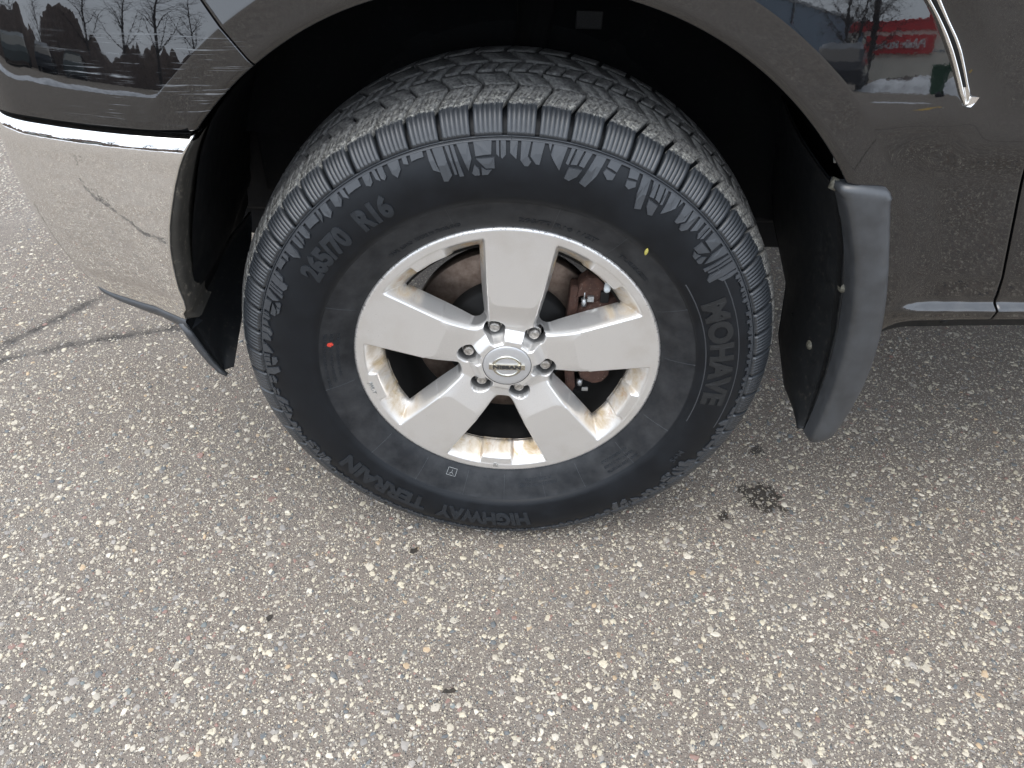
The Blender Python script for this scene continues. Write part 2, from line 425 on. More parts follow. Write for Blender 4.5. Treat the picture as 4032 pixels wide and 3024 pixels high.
def subdiv(me, cuts=1):
    bm = bmesh.new(); bm.from_mesh(me); bmesh.ops.triangulate(bm, faces=bm.faces)
    bmesh.ops.subdivide_edges(bm, edges=bm.edges, cuts=cuts, use_grid_fill=True); bm.to_mesh(me); bm.free(); return me

# ------------------------------------------------------------------ the vehicle
CAR = empty('parked_suv', (0, 0, 0))
tag(CAR, 'black parked SUV with chrome front bumper corner, scraped paint and silver alloy wheel', 'car')
HZ = (0, 0, HUB)

# ---- wheel: every sub-part hangs on the part 'wheel'
WHEEL = empty('wheel', HZ, CAR)
TP = np.array([(.2050, .0120), (.2160, .0080), (.2235, -.0010), (.2330, -.0075), (.2450, -.0140), (.2560, -.0190), (.2640, -.0220), (.2665, -.0236), (.2672, -.0262),
               (.2760, -.0292), (.2900, -.0318), (.3050, -.0322), (.3200, -.0302), (.3320, -.0262), (.3420, -.0208), (.3440, -.0192)])
TQ = np.array([(.3440, -.0192), (.3520, -.0135), (.3600, -.0070), (.3660, -.0005), (.3700, .0060), (.3733, .0130), (.3760, .0220), (.3790, .0330)])
def side_y(r):
    return np.interp(r, TP[:, 0], TP[:, 1])
def crown_r(y):
    """radius of the tread surface across the tyre"""
    return np.interp(y, [.030, .045, .075, .110, .145, .175, .190, .205, .215, .223, .230], [.3785, .3822, .3866, .3888, .3886, .3862, .3838, .3790, .3735, .3640, .352])
def settle(V):
    """flatten the tyre where it carries the car on the ground"""
    V = np.array(V, float)
    lowz = np.maximum(0, -.372+.0006-V[:, 2])
    rr = np.hypot(V[:, 0], V[:, 2]); down = np.clip((-V[:, 2]-.25)/.12, 0, 1)*np.exp(-(V[:, 0]/.16)**2)
    V[:, 2] += lowz*.98
    V[:, 1] -= np.where(V[:, 1] < .03, .007*down*np.sin(np.clip((rr-.25)/.12, 0, 1)*math.pi), 0)
    return V
# carcass
prof = np.concatenate([TP, [(.3440-.003, -.014), (.352, -.007), (.360, .001), (.3640, .010), (.3675, .022), (.3705, .033)],
                       [(float(crown_r(y))-.0085, y) for y in (.045, .06, .08, .1, .12, .14, .16, .18, .19)], [(.355, .215), (.335, .235), (.30, .255), (.25, .245), (.212, .215)]])
# refine the visible sidewall
pr = [prof[0]]
for a, b in zip(prof[:-1], prof[1:]):
    k = max(1, int(np.hypot(*(b-a))/.006))
    for j in range(1, k+1): pr.append(a+(b-a)*j/k)
me = lathe('tyre', pr, 540); set_V(me, settle(mesh_V(me)))
TYRE = obj('tyre', me, M['rubber'], WHEEL)

def surf_shoulder(t):
    """arc parameter 0..1 from the ring line up over the shoulder -> (radius, y)"""
    d = np.concatenate([[0], np.cumsum(np.hypot(*np.diff(TQ, axis=0).T))]); d /= d[-1]
    return np.interp(t, d, TQ[:, 0]), np.interp(t, d, TQ[:, 1])
NP_ = 60
PITCH = 2*math.pi/NP_
def shoulder_block(var):
    tt = np.array([0, .02, .06, .14, .24, .34, .44, .50, .53, .56, .64, .74, .84, .93, .985, 1.0])
    # columns: six bars with fine slots between them
    cols = []; half = .5*PITCH-.0074
    nb = 6; wbar = 2*half/nb; sl = .00045/.37
    for b in range(nb):
        a0 = -half+b*wbar; a1 = a0+wbar
        cols += [(a0+(sl if b else 0), 0), (a1-(sl if b < nb-1 else 0), 0)]
        if b < nb-1: cols += [(a1-sl*.6, 1), (a1+sl*.6, 1)]
    cols = [(cols[0][0], 2)]+cols+[(cols[-1][0], 2)]
    V = []
    for (a, kind) in cols:
        for j, t in enumerate(tt):
            r, y = surf_shoulder(t)
            lift = .0034+.0018*min(1, t*4); drop = 0
            if kind == 1 and .05 < t < .52: drop = .0006
            if kind == 1 and t >= .52:
                # one thin zigzag sipe in the tread part, the other slots stop
                mid = abs(a) < wbar*.6 if var == 0 else abs(a-wbar) < wbar*.6
                drop = .002 if (mid and t < .95) else 0
            if kind == 2 or j == 0 or j == len(tt)-1: drop = .0105 if t > .3 else .0045+.02*t
            # normal of the section
            r1, y1 = surf_shoulder(min(1, t+.01)); r0, y0 = surf_shoulder(max(0, t-.01)); tr, ty = r1-r0, y1-y0; l = math.hypot(tr, ty)
            nr, ny = -ty/l*-1, tr/l*-1      # outward: (+r, -y)
            h = lift-drop
            rr = r+nr*h; yy = y+ny*h
            # grooves run straight on the flank and lean over across the tread
            sk = 0 if t < .5 else -(t-.5)*.085
            zz = .0035*math.sin((t-.5)*18) if (t > .52 and kind == 1) else 0
            an = a+sk+zz
            V.append((rr*math.sin(-an), yy, rr*math.cos(an)))
    return np.array(V), grid_faces(len(cols), len(tt))
def rib_block(y0, y1, gap, slant, hook=0.0, n_sub=1, k=0, chamf=.0012, ny=7, depth=.009, sipes=1):
    """one block of an inner tread rib: a slanted bar of rubber"""
    P_ = PITCH/n_sub; half = P_/2-gap/2/.385
    cols = [(-half, 1), (-half, 0)]
    for q in range(sipes):
        c = -half+(q+1)*2*half/(sipes+1); cols += [(c-.0012/.38, 0), (c-.0006/.38, 2), (c+.0006/.38, 2), (c+.0012/.38, 0)]
    cols += [(half, 0), (half, 1)]
    ys = np.concatenate([[y0], np.linspace(y0+.0006, y1-.0006, ny), [y1]])
    V = []
    for a, kind in cols:
        for j, y in enumerate(ys):
            r = float(crown_r(y)); f = (y-y0)/(y1-y0)
            dr = 0
            if kind == 1 or j in (0, len(ys)-1): dr = depth
            elif kind == 2: dr = .0022 if .12 < f < .8 else 0
            an = a+slant/.385*(f-.5)+hook/.385*max(0, f-.7)/.3
            rr = r-dr; V.append((rr*math.sin(-an), y, rr*math.cos(an)))
    return np.array(V), grid_faces(len(cols), len(ys))
def ring_of(name, builders, count, phase, mat, ymid):
    """copies of a block round the tyre; those near the contact patch are pressed flat"""
    base = [mesh_from(name, *b, smooth=False) for b in builders]
    for k in range(count):
        an = phase+2*math.pi*k/count          # rotation about y: +z turns towards +x
        c, s = math.cos(an), math.sin(an)
        zc = math.cos(an)*.386
        b = base[k % len(base)]
        if zc < -.33:
            V, F = builders[k % len(builders)]
            W_ = np.stack([V[:, 0]*c+V[:, 2]*s, V[:, 1], -V[:, 0]*s+V[:, 2]*c], -1)
            o = obj(name, mesh_from(name, settle(W_), F, smooth=False), mat, WHEEL)
        else:
            o = obj(name, b, mat, WHEEL); o.rotation_euler = (0, an, 0)
PH0 = math.radians(.0)+.0285
ring_of('shoulder_block', [shoulder_block(0), shoulder_block(1)], NP_, PH0, M['tread'], 0)
ring_of('tread_block', [rib_block(.0400, .0720, .0062, .017, sipes=1), rib_block(.0400, .0720, .0062, .017, sipes=0)], NP_, PH0+.02, M['tread'], 0)
ring_of('tread_block', [rib_block(.0765, .1015, .0045, -.010, sipes=0, n_sub=2)], NP_*2, PH0+.05, M['tread'], 0)
ring_of('tread_block', [rib_block(.1060, .1450, .0062, .020, sipes=0)], NP_, PH0+.03, M['tread'], 0)
ring_of('tread_block', [rib_block(.1510, .2150, .0070, -.016, sipes=0)], NP_//2*2, PH0+.01, M['tread'], 0)

# ---- raised profile pieces hanging from the ring line onto the sidewall
def plate_on_side(poly, h=.0023, off=0.0):
    """poly in (arc angle rad clockwise from the top, radius); returns mesh arrays of a thin raised plate"""
    bm = bmesh.new()
    vs = [bm.verts.new((a, r, 0)) for a, r in poly]
    try: f = bm.faces.new(vs)
    except Exception: bm.free(); return None
    bmesh.ops.triangulate(bm, faces=[f])
    long_ = [e for e in bm.edges if e.calc_length() > .02]
    if long_: bmesh.ops.subdivide_edges(bm, edges=long_, cuts=1)
    ext = bmesh.ops.extrude_face_region(bm, geom=list(bm.faces))
    top = [g for g in ext['geom'] if isinstance(g, bmesh.types.BMVert)]
    for v in top: v.co.z = 1
    if len(top):
        cx = sum(v.co.x for v in top)/len(top); cy = sum(v.co.y for v in top)/len(top)
        for v in top:
            dx, dy = (cx-v.co.x)*.34, cy-v.co.y; l = math.hypot(dx, dy)+1e-9
            v.co.x += dx/l*.0005/.34; v.co.y += dy/l*.0005
    me = D.meshes.new('sidewall_lug'); bmesh.ops.recalc_face_normals(bm, faces=bm.faces); bm.to_mesh(me); bm.free()
    V = mesh_V(me); a, r, t = V[:, 0], V[:, 1], V[:, 2]
    y = side_y(r)+.0006-t*(h+.0006)
    W_ = np.stack([r*np.sin(a), y, r*np.cos(a)], -1)
    set_V(me, settle(W_)); return me
RL = .3418      # the pieces start just inside the ring line
# (arc mm from the start of the motif, outline as (mm, depth mm below the ring line))
LONG = [[(0, 1), (4, 1), (9, 27), (2, 23), (0, 12)],
        [(6, 1), (17, 1), (21, 33), (15, 39), (10, 38)],
        [(19, 1), (23, 1), (27, 33), (24, 33)],
        [(24.5, 1), (28, 1), (34, 36), (29, 36)],
        [(31, 1), (43, 1), (45, 18), (40, 31), (37, 22)],
        [(48, 1), (67, 1), (66, 15), (49, 16)],
        [(49, 18), (69, 18), (69, 30), (59, 30)],
        [(47, 24), (52, 30), (52, 37), (46, 37), (43, 34)],
        [(54, 28), (60, 31), (66, 31), (61, 37), (54, 37)],
        [(71, 1), (74, 1), (74, 18), (71, 15)],
        [(75.5, 1), (81, 1), (81, 16), (77, 20), (75.5, 18)],
        [(85, 1), (93, 1), (92, 20), (85, 14)],
        [(96, 1), (106, 1), (104, 16), (108, 22), (105, 27), (101, 27), (96, 21)],
        [(107.5, 1), (120, 1), (117, 24), (113, 24), (106, 16)],
        [(123, 1), (127, 1), (126, 9)],
        [(128.5, 1), (143, 1), (139, 27), (131, 18), (127, 12)],
        [(147, 1), (151, 1), (147, 19), (144, 18)],
        [(152.5, 1), (160, 1), (156, 17), (149, 18)],
        [(161.5, 1), (169, 1), (164, 18), (158, 17)],
        [(148, 21), (163, 20), (160, 29), (152, 36), (146, 34)],
        [(173, 1), (184, 1), (180, 22), (172, 38), (164, 35)],
        [(188, 1), (201, 1), (199, 11), (187, 9)],
        [(187, 11), (199, 13), (198, 20), (192, 22), (185, 16)]]
SHORT = [[(0, 1), (10, 1), (11, 10), (6, 16), (0, 12)], [(12.5, 1), (17, 1), (18, 14), (13, 9)],
         [(19.5, 1), (36, 1), (36, 9), (19.5, 10)], [(40, 1), (49, 1), (48, 12), (44, 15), (40, 12)],
         [(51, 1), (55, 1), (56, 15), (52, 11)], [(57, 1), (63, 1), (63, 13), (60, 16), (57, 13)],
         [(68, 1), (80, 1), (79, 12), (73, 19), (69, 13)], [(83, 1), (88, 1), (88, 10), (83, 8)], [(91, 1), (104, 1), (104, 7), (91, 8)]]
HOOK = [[(0, 1), (12, 1), (12, 4), (5, 5), (4, 9), (0, 9)], [(14, 1), (25, 1), (25, 5), (18, 5), (17, 10), (14, 9)],
        [(27, 1), (39, 1), (38, 6), (33, 10), (30, 5), (27, 6)]]
def run_motif(motif, start_deg, length_mm, scale=1.0, flip=False, dscale=1.0):
    span = max(p[0] for q in motif for p in q)
    for q in motif:
        poly = []
        for x, d in q:
            x2 = (span-x) if flip else x
            a = math.radians(start_deg)+x2*scale/1000/RL*(length_mm/span)
            poly.append((a, RL-d*dscale/1000))
        if flip: poly = poly[::-1]
        me = plate_on_side(poly)
        if me: obj('sidewall_lug', me, M['rubber_lug'], WHEEL)
def m_lug():
    s = NT('moulded_rubber'); p = s.pos(); n1 = s.noise(p, 30, 5, .6)
    s.set(Base_Color=s.mix(s.rg(n1, .3, .7), (.030, .034, .039), (.044, .048, .054)), Roughness=.42, Specular_IOR_Level=.55, Normal=s.bump(s.noise(p, 500, 2), .15, .0003)); return s.m
M['rubber_lug'] = m_lug(); M['letter_mid'] = simple('raised_letter_rubber', (.014, .017, .021), .5, amt=.15); M['letter_rubber'] = simple('letter_rubber', (.012, .0125, .013), .7, amt=.1)
run_motif(LONG, -16.5, 228)
run_motif(SHORT, -39, 130); run_motif(SHORT, -60, 118, flip=True, dscale=1.15)
run_motif(LONG, -94, 196, dscale=.62, flip=True); run_motif(LONG, -124, 170, dscale=.50)
run_motif(LONG, 23.5, 205, flip=True, dscale=1.0)
run_motif(SHORT, 58.5, 60, dscale=.5)
for k in range(4): run_motif(HOOK, 69+k*7, 39, dscale=.85)
run_motif(SHORT, 98, 108, flip=True, dscale=.9)
run_motif(LONG, 118, 190, dscale=.72); run_motif(SHORT, 151, 100, dscale=.8)
for k in range(10): run_motif(HOOK, 169+k*6.6, 37, dscale=.8)

def side_text(txt, r, a0, a1, size, h=.0017, mat='letter_mid', bold=.0020, name='lettering', shear=0.0, spacing=1.0, ybase=side_y, cuts=1):
    """letters standing on the sidewall between two clockwise angles, tops outward"""
    me = text_mesh(txt, size, .002, bold, spacing, shear)
    if cuts: subdiv(me, cuts)
    V = mesh_V(me).copy(); x = V[:, 0]; wd = x.max()-x.min(); mid = (x.max()+x.min())/2
    ym = (V[:, 1].max()+V[:, 1].min())/2
    a = np.radians((a0+a1)/2)+(x-mid)/wd*np.radians(a1-a0)
    rr = r+(V[:, 1]-ym)
    top = V[:, 2] > 0
    y = ybase(rr)+.0006-np.where(top, h+.0006, 0)
    set_V(me, settle(np.stack([rr*np.sin(a), y, rr*np.cos(a)], -1)))
    o = obj(name, me, M[mat], WHEEL)
    return o
side_text('265/70', .2995, 302.3, 318.6, .036)
side_text('R16', .2995, 322.5, 331.8, .036)
side_text('MOHAVE', .2985, 62.0, 97.0, .042, h=.0015, mat='letter_rubber')
side_text('HIGHWAY', .3030, 171.5, 201.3, .037, shear=-.15)
side_text('TERRAIN', .3030, 205.0, 236.5, .037, shear=-.15)
side_text('265/70 R16 112T', .2370, 2.5, 27.5, .0095, h=.0009, bold=.0002, cuts=0)
side_text('MAX  LOAD  MADE IN THAILAND', .2360, 320, 345, .0080, h=.0008, bold=.0001, cuts=0)
side_text('TUBELESS', .2365, 36, 49, .0075, h=.0007, bold=.0001, cuts=0)
side_text('DESIGNED + PRODUCED', .2430, 159, 174, .0062, h=.0006, bold=.0001, cuts=0)
side_text('BY OMNI UNITED', .2350, 161, 172, .0062, h=.0006, bold=.0001, cuts=0)
for j, tx in enumerate(['TREAD 2 PLIES POLYESTER', 'SIDEWALL 2 PLIES', 'MAX PRESSURE COLD']):
    side_text(tx, .2575-j*.0085, 126+j, 140, .0055, h=.0006, bold=.0001, cuts=0)
    side_text(tx, .2575-j*.0085, 262+j*2, 284, .0055, h=.0006, bold=.0001, cuts=0)
side_text('M+S', .3020, 116, 121, .013, h=.0008, bold=.0003, cuts=0)
# recessed panel frame round the model name: thin raised edge
def arc_bar(r0, r1, a0, a1, h=.0008, mat='rubber_lug', name='moulding_line', n=40):
    A = np.radians(np.linspace(a0, a1, n)); V = []
    for a in A:
        for rr, hh in ((r0, -.0004), (r0+(r1-r0)*.25, h), (r1-(r1-r0)*.25, h), (r1, -.0004)):
            V.append((rr*math.sin(a), float(side_y(rr))-hh, rr*math.cos(a)))
    return obj(name, mesh_from(name, settle(V), grid_faces(n, 4)), M[mat], WHEEL)
arc_bar(.3205, .3225, 54, 105, .0008); arc_bar(.2765, .2785, 54, 105, .0006)
arc_bar(.3430, .3446, 0, 359.9, .0010, n=300); arc_bar(.3392, .3424, 0, 359.9, .0022, n=400)        # the ring line
for a in (13, 33, 63, 84, 112, 130, 150, 165, 180, 195, 213, 232, 262, 294, 343): # mould seams across the bead band
    A = math.radians(a); 
    rs = np.linspace(.226, .2655, 12)
    V = []
    for rr in rs:
        for da in (-.0009, 0, .0009):
            V.append((rr*math.sin(A+da/rr*.5), float(side_y(rr))-(.0005 if da == 0 else -.0003), rr*math.cos(A+da/rr*.5)))
    obj('moulding_line', mesh_from('moulding_line', V, grid_faces(12, 3)), M['rubber_lug'], WHEEL)
# painted marks
def flat_mark(name, pts, mat, h=.0006):
    V = [(r*math.sin(math.radians(a)), float(side_y(r))-h, r*math.cos(math.radians(a))) for a, r in pts]
    return obj(name, mesh_from(name, V, [tuple(range(len(V)))], False), mat, WHEEL)
M['red'] = simple('red_mark', (.55, .05, .03), .7, nscale=400, amt=.5)
M['white'] = simple('chalk_mark', (.30, .31, .31), .8, nscale=900, amt=.5)
flat_mark('paint_mark', [(279.7+1.0*math.cos(t)*(1 if k % 2 else .8), .2502+.0042*math.sin(t)) for k, t in enumerate(np.linspace(0, 2*math.pi, 11)[:-1])], M['red'])
yb = []
for (a0, r0, a1, r1) in [(199.8, .2395, 203.4, .2395), (199.8, .2285, 203.4, .2285), (199.8, .2285, 199.8, .2395), (203.4, .2285, 203.4, .2395),
                         (201.6, .2310, 201.6, .2345), (201.6, .2345, 200.7, .2375), (201.6, .2345, 202.5, .2375)]:
    da, dr = a1-a0, r1-r0; l = math.hypot(da*.004, dr); px, pr_ = -dr/l*.0003/.004, da*.004/l*.0003
    V = []; 
    for k in range(4):
        f = k/3; 
        for sg in (-1, 1):
            a = a0+da*f+sg*px; rr = r0+dr*f+sg*pr_; V.append((rr*math.sin(R(a)), float(side_y(rr))-.0007, rr*math.cos(R(a))))
    yb.append((V, grid_faces(4, 2)))
VV = np.concatenate([np.array(v) for v, _ in yb]); FF = np.concatenate([f+8*i for i, (_, f) in enumerate(yb)])
obj('chalk_mark', mesh_from('chalk_mark', VV, FF, False), M['white'], WHEEL)

# ---- alloy rim as a fine relief: radius x angle grid, depth from distance functions
def rim_depth(r, a):
    """a = clockwise-free math angle (from +x, towards +z); returns depth inward of the lip plane"""
    x, z = r*np.cos(a), r*np.sin(a)
    sp = np.radians(86+72*np.arange(5))
    da = np.stack([np.abs((a-s+np.pi) % (2*np.pi)-np.pi) for s in sp]); da.sort(axis=0)
    def edge(d):
        t = r*np.cos(d); w = r*np.abs(np.sin(d)); hw = .0335+.115*np.clip(t-.10, -.04, .115)
        hw = np.where(t < .10, .0335-.10*(.10-t), hw); return (w-hw)*.995, t, w, hw
    d1, t1, w1, hw1 = edge(da[0]); d2, _, _, _ = edge(da[1])
    k = .016; hmix = np.clip(.5+.5*(d2-d1)/k, 0, 1); d = d2*(1-hmix)+d1*hmix-k*hmix*(1-hmix)
    # flank of a spoke: soft shoulder, then steep, then open
    fs = np.interp(d, [-.01, 0, .0012, .0035, .0105, .0113, .015, .03], [0, 0, .0012, .0060, .0300, .0460, .075, .08])
    aw = np.pi/5-da[0]                      # angle from the middle of the window
    q = .2075-r
    fr = np.interp(q, [-.01, 0, .002, .006, .030, .0315, .04], [0, 0, .0014, .0070, .0400, .060, .08])
    ft = np.interp(q, [-.01, 0, .0010, .0130, .0150, .030, .0315, .04], [0, 0, .0008, .0018, .0040, .0400, .060, .08])
    tw = sstep(R(8.2), R(6.6), aw); frim = fr*(1-tw)+ft*tw
    kk = .004; h2 = np.clip(.5+.5*(frim-fs)/kk, 0, 1); win = frim*(1-h2)+fs*h2-kk*h2*(1-h2); win = np.maximum(0, win)
    # dish from the end of each pad toward the hub, rounded corner by the pad outline
    ex = .1025-t1; ey = w1-(hw1-.004)
    cr = .010; qx, qy = np.maximum(ex+cr, 0), np.maximum(ey+cr, 0); sd = np.hypot(qx, qy)-cr+np.minimum(np.maximum(ex+cr, ey+cr), 0)*0
    dd = np.where(t1 < .135, np.maximum(sd, 0), 0)*(ex > -.012)
    dish = .30*np.sqrt(np.maximum(dd, 0)**2+.0008**2)-.30*.0008
    dish = np.minimum(dish, .0125)*sstep(.135, .115, t1)
    dep = dish+win*sstep(.066, .082, r)
    # collar round the centre cap
    lob = .0015*np.cos(6*(a-R(139)))
    col = np.clip((r-(.0435-lob))/.0125, 0, 1); dep = dep*col**1.2
    # seam round the cap
    # lug pockets: round well with a tail toward the hub
    for L_ in np.radians(109+60*np.arange(6)):
        px, pz = .0570*math.cos(L_), .0570*math.sin(L_); ux, uz = -math.cos(L_), -math.sin(L_)
        hx, hz = x-px, z-pz; tt = np.clip((hx*ux+hz*uz)/.0170, 0, 1)
        dist = np.hypot(hx-ux*.0170*tt, hz-uz*.0170*tt)-(.0164-.0085*tt)
        well = np.interp(dist, [-.006, -.0018, .0004, .0022], [.0420, .0390, .006, 0])*(1-.80*tt)
        dep = np.maximum(dep, (np.maximum(0, well)+dep*.15)*sstep(.0365, .0430, r))
    # outer lip rounding
    dep = dep+np.interp(r, [.2165, .2185, .2205, .2222, .2235], [0, .0007, .0028, .0080, .0150])
    return dep
rr_ = np.concatenate([np.linspace(.0356, .062, 26), np.linspace(.0632, .2165, 136), [.2175, .2185, .2195, .2205, .2214, .2222, .2230, .2235]])
na = 1200; aa_ = np.linspace(0, 2*np.pi, na, endpoint=False)
RR, AA = np.meshgrid(rr_, aa_, indexing='ij'); DP = rim_depth(RR, AA)
RV = np.stack([RR*np.cos(AA), DP, RR*np.sin(AA)], -1).reshape(-1, 3)
RF = []
i = np.arange(len(rr_)-1); j = np.arange(na); I, J = np.meshgrid(i, j, indexing='ij'); J2 = (J+1) % na
RF = np.stack([I*na+J, (I+1)*na+J, (I+1)*na+J2, I*na+J2], -1).reshape(-1, 4)
df = DP.reshape(-1)
RF = RF[df[RF].min(axis=1) < .0344]
RV, RF = compact(RV, RF)
# pull the ends of the window walls onto one clean contour
dd_ = RV[:, 1]; q_ = np.where(dd_ > .0345)[0]
if len(q_):
    r0 = np.hypot(RV[q_, 0], RV[q_, 2]); a0 = np.arctan2(RV[q_, 2], RV[q_, 0])
    def dv(x, z): return rim_depth(np.hypot(x, z), np.arctan2(z, x))
    x0, z0 = RV[q_, 0].copy(), RV[q_, 2].copy(); e = .0016
    for _ in range(2):
        gx = dv(x0+e, z0)-dv(x0-e, z0); gz = dv(x0, z0+e)-dv(x0, z0-e); l = np.hypot(gx, gz)+1e-9; gx, gz = gx/l, gz/l
        lo, hi = np.zeros(len(q_)), np.full(len(q_), .0045)
        for _k in range(14):
            mid = (lo+hi)/2; deep_ = dv(x0-gx*mid, z0-gz*mid) > .0345; lo = np.where(deep_, mid, lo); hi = np.where(deep_, hi, mid)
        x0, z0 = x0-gx*hi, z0-gz*hi
    RV[q_, 0], RV[q_, 2] = x0, z0; RV[q_, 1] = .0345
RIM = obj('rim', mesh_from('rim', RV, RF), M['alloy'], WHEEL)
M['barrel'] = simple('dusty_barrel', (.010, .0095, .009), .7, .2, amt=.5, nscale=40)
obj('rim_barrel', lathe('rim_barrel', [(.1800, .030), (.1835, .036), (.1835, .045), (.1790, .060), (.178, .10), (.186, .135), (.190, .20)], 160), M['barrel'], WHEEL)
# spoke shank behind the windows so that the casting has a back
# little maker's marks on two of the tabs, cast in
def face_text(txt, size, ang, r, turn, depth, mat, name='lettering', dy=0.0, bold=0.0, wfit=None, shear=0):
    me = text_mesh(txt, size, .0012, bold, 1.0, shear); V = mesh_V(me).copy()
    if wfit: V[:, 0] *= wfit/(V[:, 0].max()-V[:, 0].min())
    c, s = math.cos(turn), math.sin(turn); x = V[:, 0]*c-V[:, 1]*s; z = V[:, 0]*s+V[:, 1]*c
    set_V(me, np.stack([x+r*math.cos(ang), -V[:, 2]+depth, z+r*math.sin(ang)], -1)); return obj(name, me, mat, WHEEL)
M['alloy_mark'] = M['steel']
face_text('7JJ', .0085, R(-94), .209, R(176), .0004, M['alloy_mark'], bold=.0003)
face_text('JWL-T', .0080, R(-166), .2065, R(-166+90), .0006, M['steel'], bold=.0003)

# ---- lug nuts
def nut_mesh():
    bm = bmesh.new()
    def ring(rad, y, n, hexed=False):
        vs = []
        for k in range(n):
            a = 2*math.pi*k/n
            rr = rad
            if hexed: 
                b = (a % (math.pi/3))-math.pi/6; rr = rad*math.cos(math.pi/6)/math.cos(b)
            vs.append(bm.verts.new((rr*math.cos(a), y, rr*math.sin(a))))
        return vs
    N = 48
    rings = [ring(.0118, .031, N), ring(.0118, .026, N), ring(.0112, .0255, N, True), ring(.0112, .014, N, True), ring(.0102, .0125, N), ring(.0082, .0118, N), ring(.0080, .0060, N), ring(.0070, .0042, N), ring(.0045, .0035, N)]
    for a, b in zip(rings[:-1], rings[1:]):
        for k in range(N): bm.faces.new((a[k], a[(k+1) % N], b[(k+1) % N], b[k]))
    bm.faces.new(rings[-1])
    return bm_mesh('lug_nut', bm, False)
nm = nut_mesh()
for k, L_ in enumerate(np.radians(109+60*np.arange(6))):
    o = obj('lug_nut', nm, M['nut'], WHEEL, (.0575*math.cos(L_), .0135, .0575*math.sin(L_))); o.rotation_euler = (0, .3+k*.7, 0)
# ---- centre cap
CAPM = lathe('centre_cap', [(.0352, .006), (.0350, .0008), (.0346, -.0002), (.0335, -.0008), (.0300, -.0014), (.0, -.0020)], 96)
CAP = obj('centre_cap', CAPM, M['cap'], WHEEL)
obj('cap_groove', lathe('cap_groove', [(.0362, -.0001+.0009), (.0357, .0040), (.0351, .0040)], 96), M['gap'], WHEEL)
# badge: open ring with a bar across it and black lettering
def ring_seg(r0, r1, y0, h, a0, a1, n=40):
    A = np.linspace(a0, a1, n); pr = [(r0, 0), (r0+.0006, -h*.8), ((r0+r1)/2, -h), (r1-.0006, -h*.8), (r1, 0)]; V = []
    for a in A:
        for q, hh in pr: V.append((q*math.cos(a), y0+hh, q*math.sin(a)))
    return np.array(V), grid_faces(n, 5)
v1, f1 = ring_seg(.0172, .0222, -.0014, .0017, R(16), R(164)); v2, f2 = ring_seg(.0172, .0222, -.0014, .0017, R(196), R(344))
v1[:, 2] *= .86; v2[:, 2] *= .86
obj('badge_ring', mesh_from('badge_ring', np.concatenate([v1, v2]), np.concatenate([f1, f2+len(v1)])), M['badge'], WHEEL)
bm = bmesh.new(); box_bm(bm, -.0262, .0262, -.0042, -.0012, -.0046, .0046, .0008)
obj('badge_bar', bm_mesh('badge_bar', bm), M['badge'], WHEEL)
face_text('NISSAN', .0078, 0, 0, 0, -.0045, M['letter'], dy=0, bold=.00035, wfit=.0405)

# ---- brake behind the wheel
BR = empty('brake', HZ, CAR)
obj('brake_disc', lathe('brake_disc', [(.085, .078), (.100, .0775), (.1435, .0775), (.1450, .079), (.1450, .100), (.1435, .1010), (.09, .101)], 128), M['disc'], BR)
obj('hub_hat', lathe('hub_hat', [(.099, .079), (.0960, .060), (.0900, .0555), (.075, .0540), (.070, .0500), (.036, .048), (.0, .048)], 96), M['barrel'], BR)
def chunk(name, poly, y0, y1, bev=.004, mat='rust'):
    return obj(name, prism(name, poly, y0, y1, bev=bev, smooth=False), M[mat], BR)
CAL = chunk('caliper_bracket', [(.087, .106), (.100, .106), (.1005, .04), (.101, -.03), (.108, -.078), (.104, -.092), (.092, -.082), (.086, -.03), (.084, .04)], .050, .074, .004)
chunk('caliper_arm', [(.095, .085), (.098, .112), (.110, .1240), (.124, .1230), (.136, .112), (.139, .094), (.130, .083), (.116, .080), (.104, .092)], .046, .074, .006)
obj('caliper_piston', tube('caliper_piston', [(.105, .062, .052), (.118, .056, .062), (.135, .055, .068), (.150, .058, .074), (.160, .064, .076)], [.015, .019, .020, .019, .013], 20), M['rust'], BR)
chunk('caliper_arm', [(.108, -.040), (.158, -.036), (.158, -.052), (.148, -.066), (.134, -.070), (.122, -.064), (.112, -.060)], .046, .080, .008)
chunk('caliper_arm', [(.098, -.072), (.132, -.066), (.134, -.082), (.120, -.096), (.104, -.092)], .060, .085, .005, 'dark')
def capsule(name, p, q, rad, mat):
    return obj(name, tube(name, [p, tuple(np.array(p)*.5+np.array(q)*.5), q], [rad, rad, rad*.85], 16), mat, BR)
capsule('pin_clip', (.107, .047, .089), (.107, .043, .078), .0040, M['steel']); capsule('pin_clip', (.107, .047, .099), (.107, .046, .088), .0012, M['steel'])
capsule('pin_clip', (.1135, .050, -.062), (.1135, .047, -.072), .0045, M['steel'])
bm = bmesh.new(); box_bm(bm, .111, .120, .040, .045, .087, .096, .0008); obj('pad_spring', bm_mesh('pad_spring', bm), M['steel'], BR)
bm = bmesh.new(); box_bm(bm, .1175, .1275, .046, .049, -.083, -.076, .0008); obj('pad_spring', bm_mesh('pad_spring', bm), M['steel'], BR)
bm = bmesh.new(); box_bm(bm, .129, .141, .040, .046, .086, .104, .0015); obj('pad_spring', bm_mesh('pad_spring', bm), M['barrel'], BR)
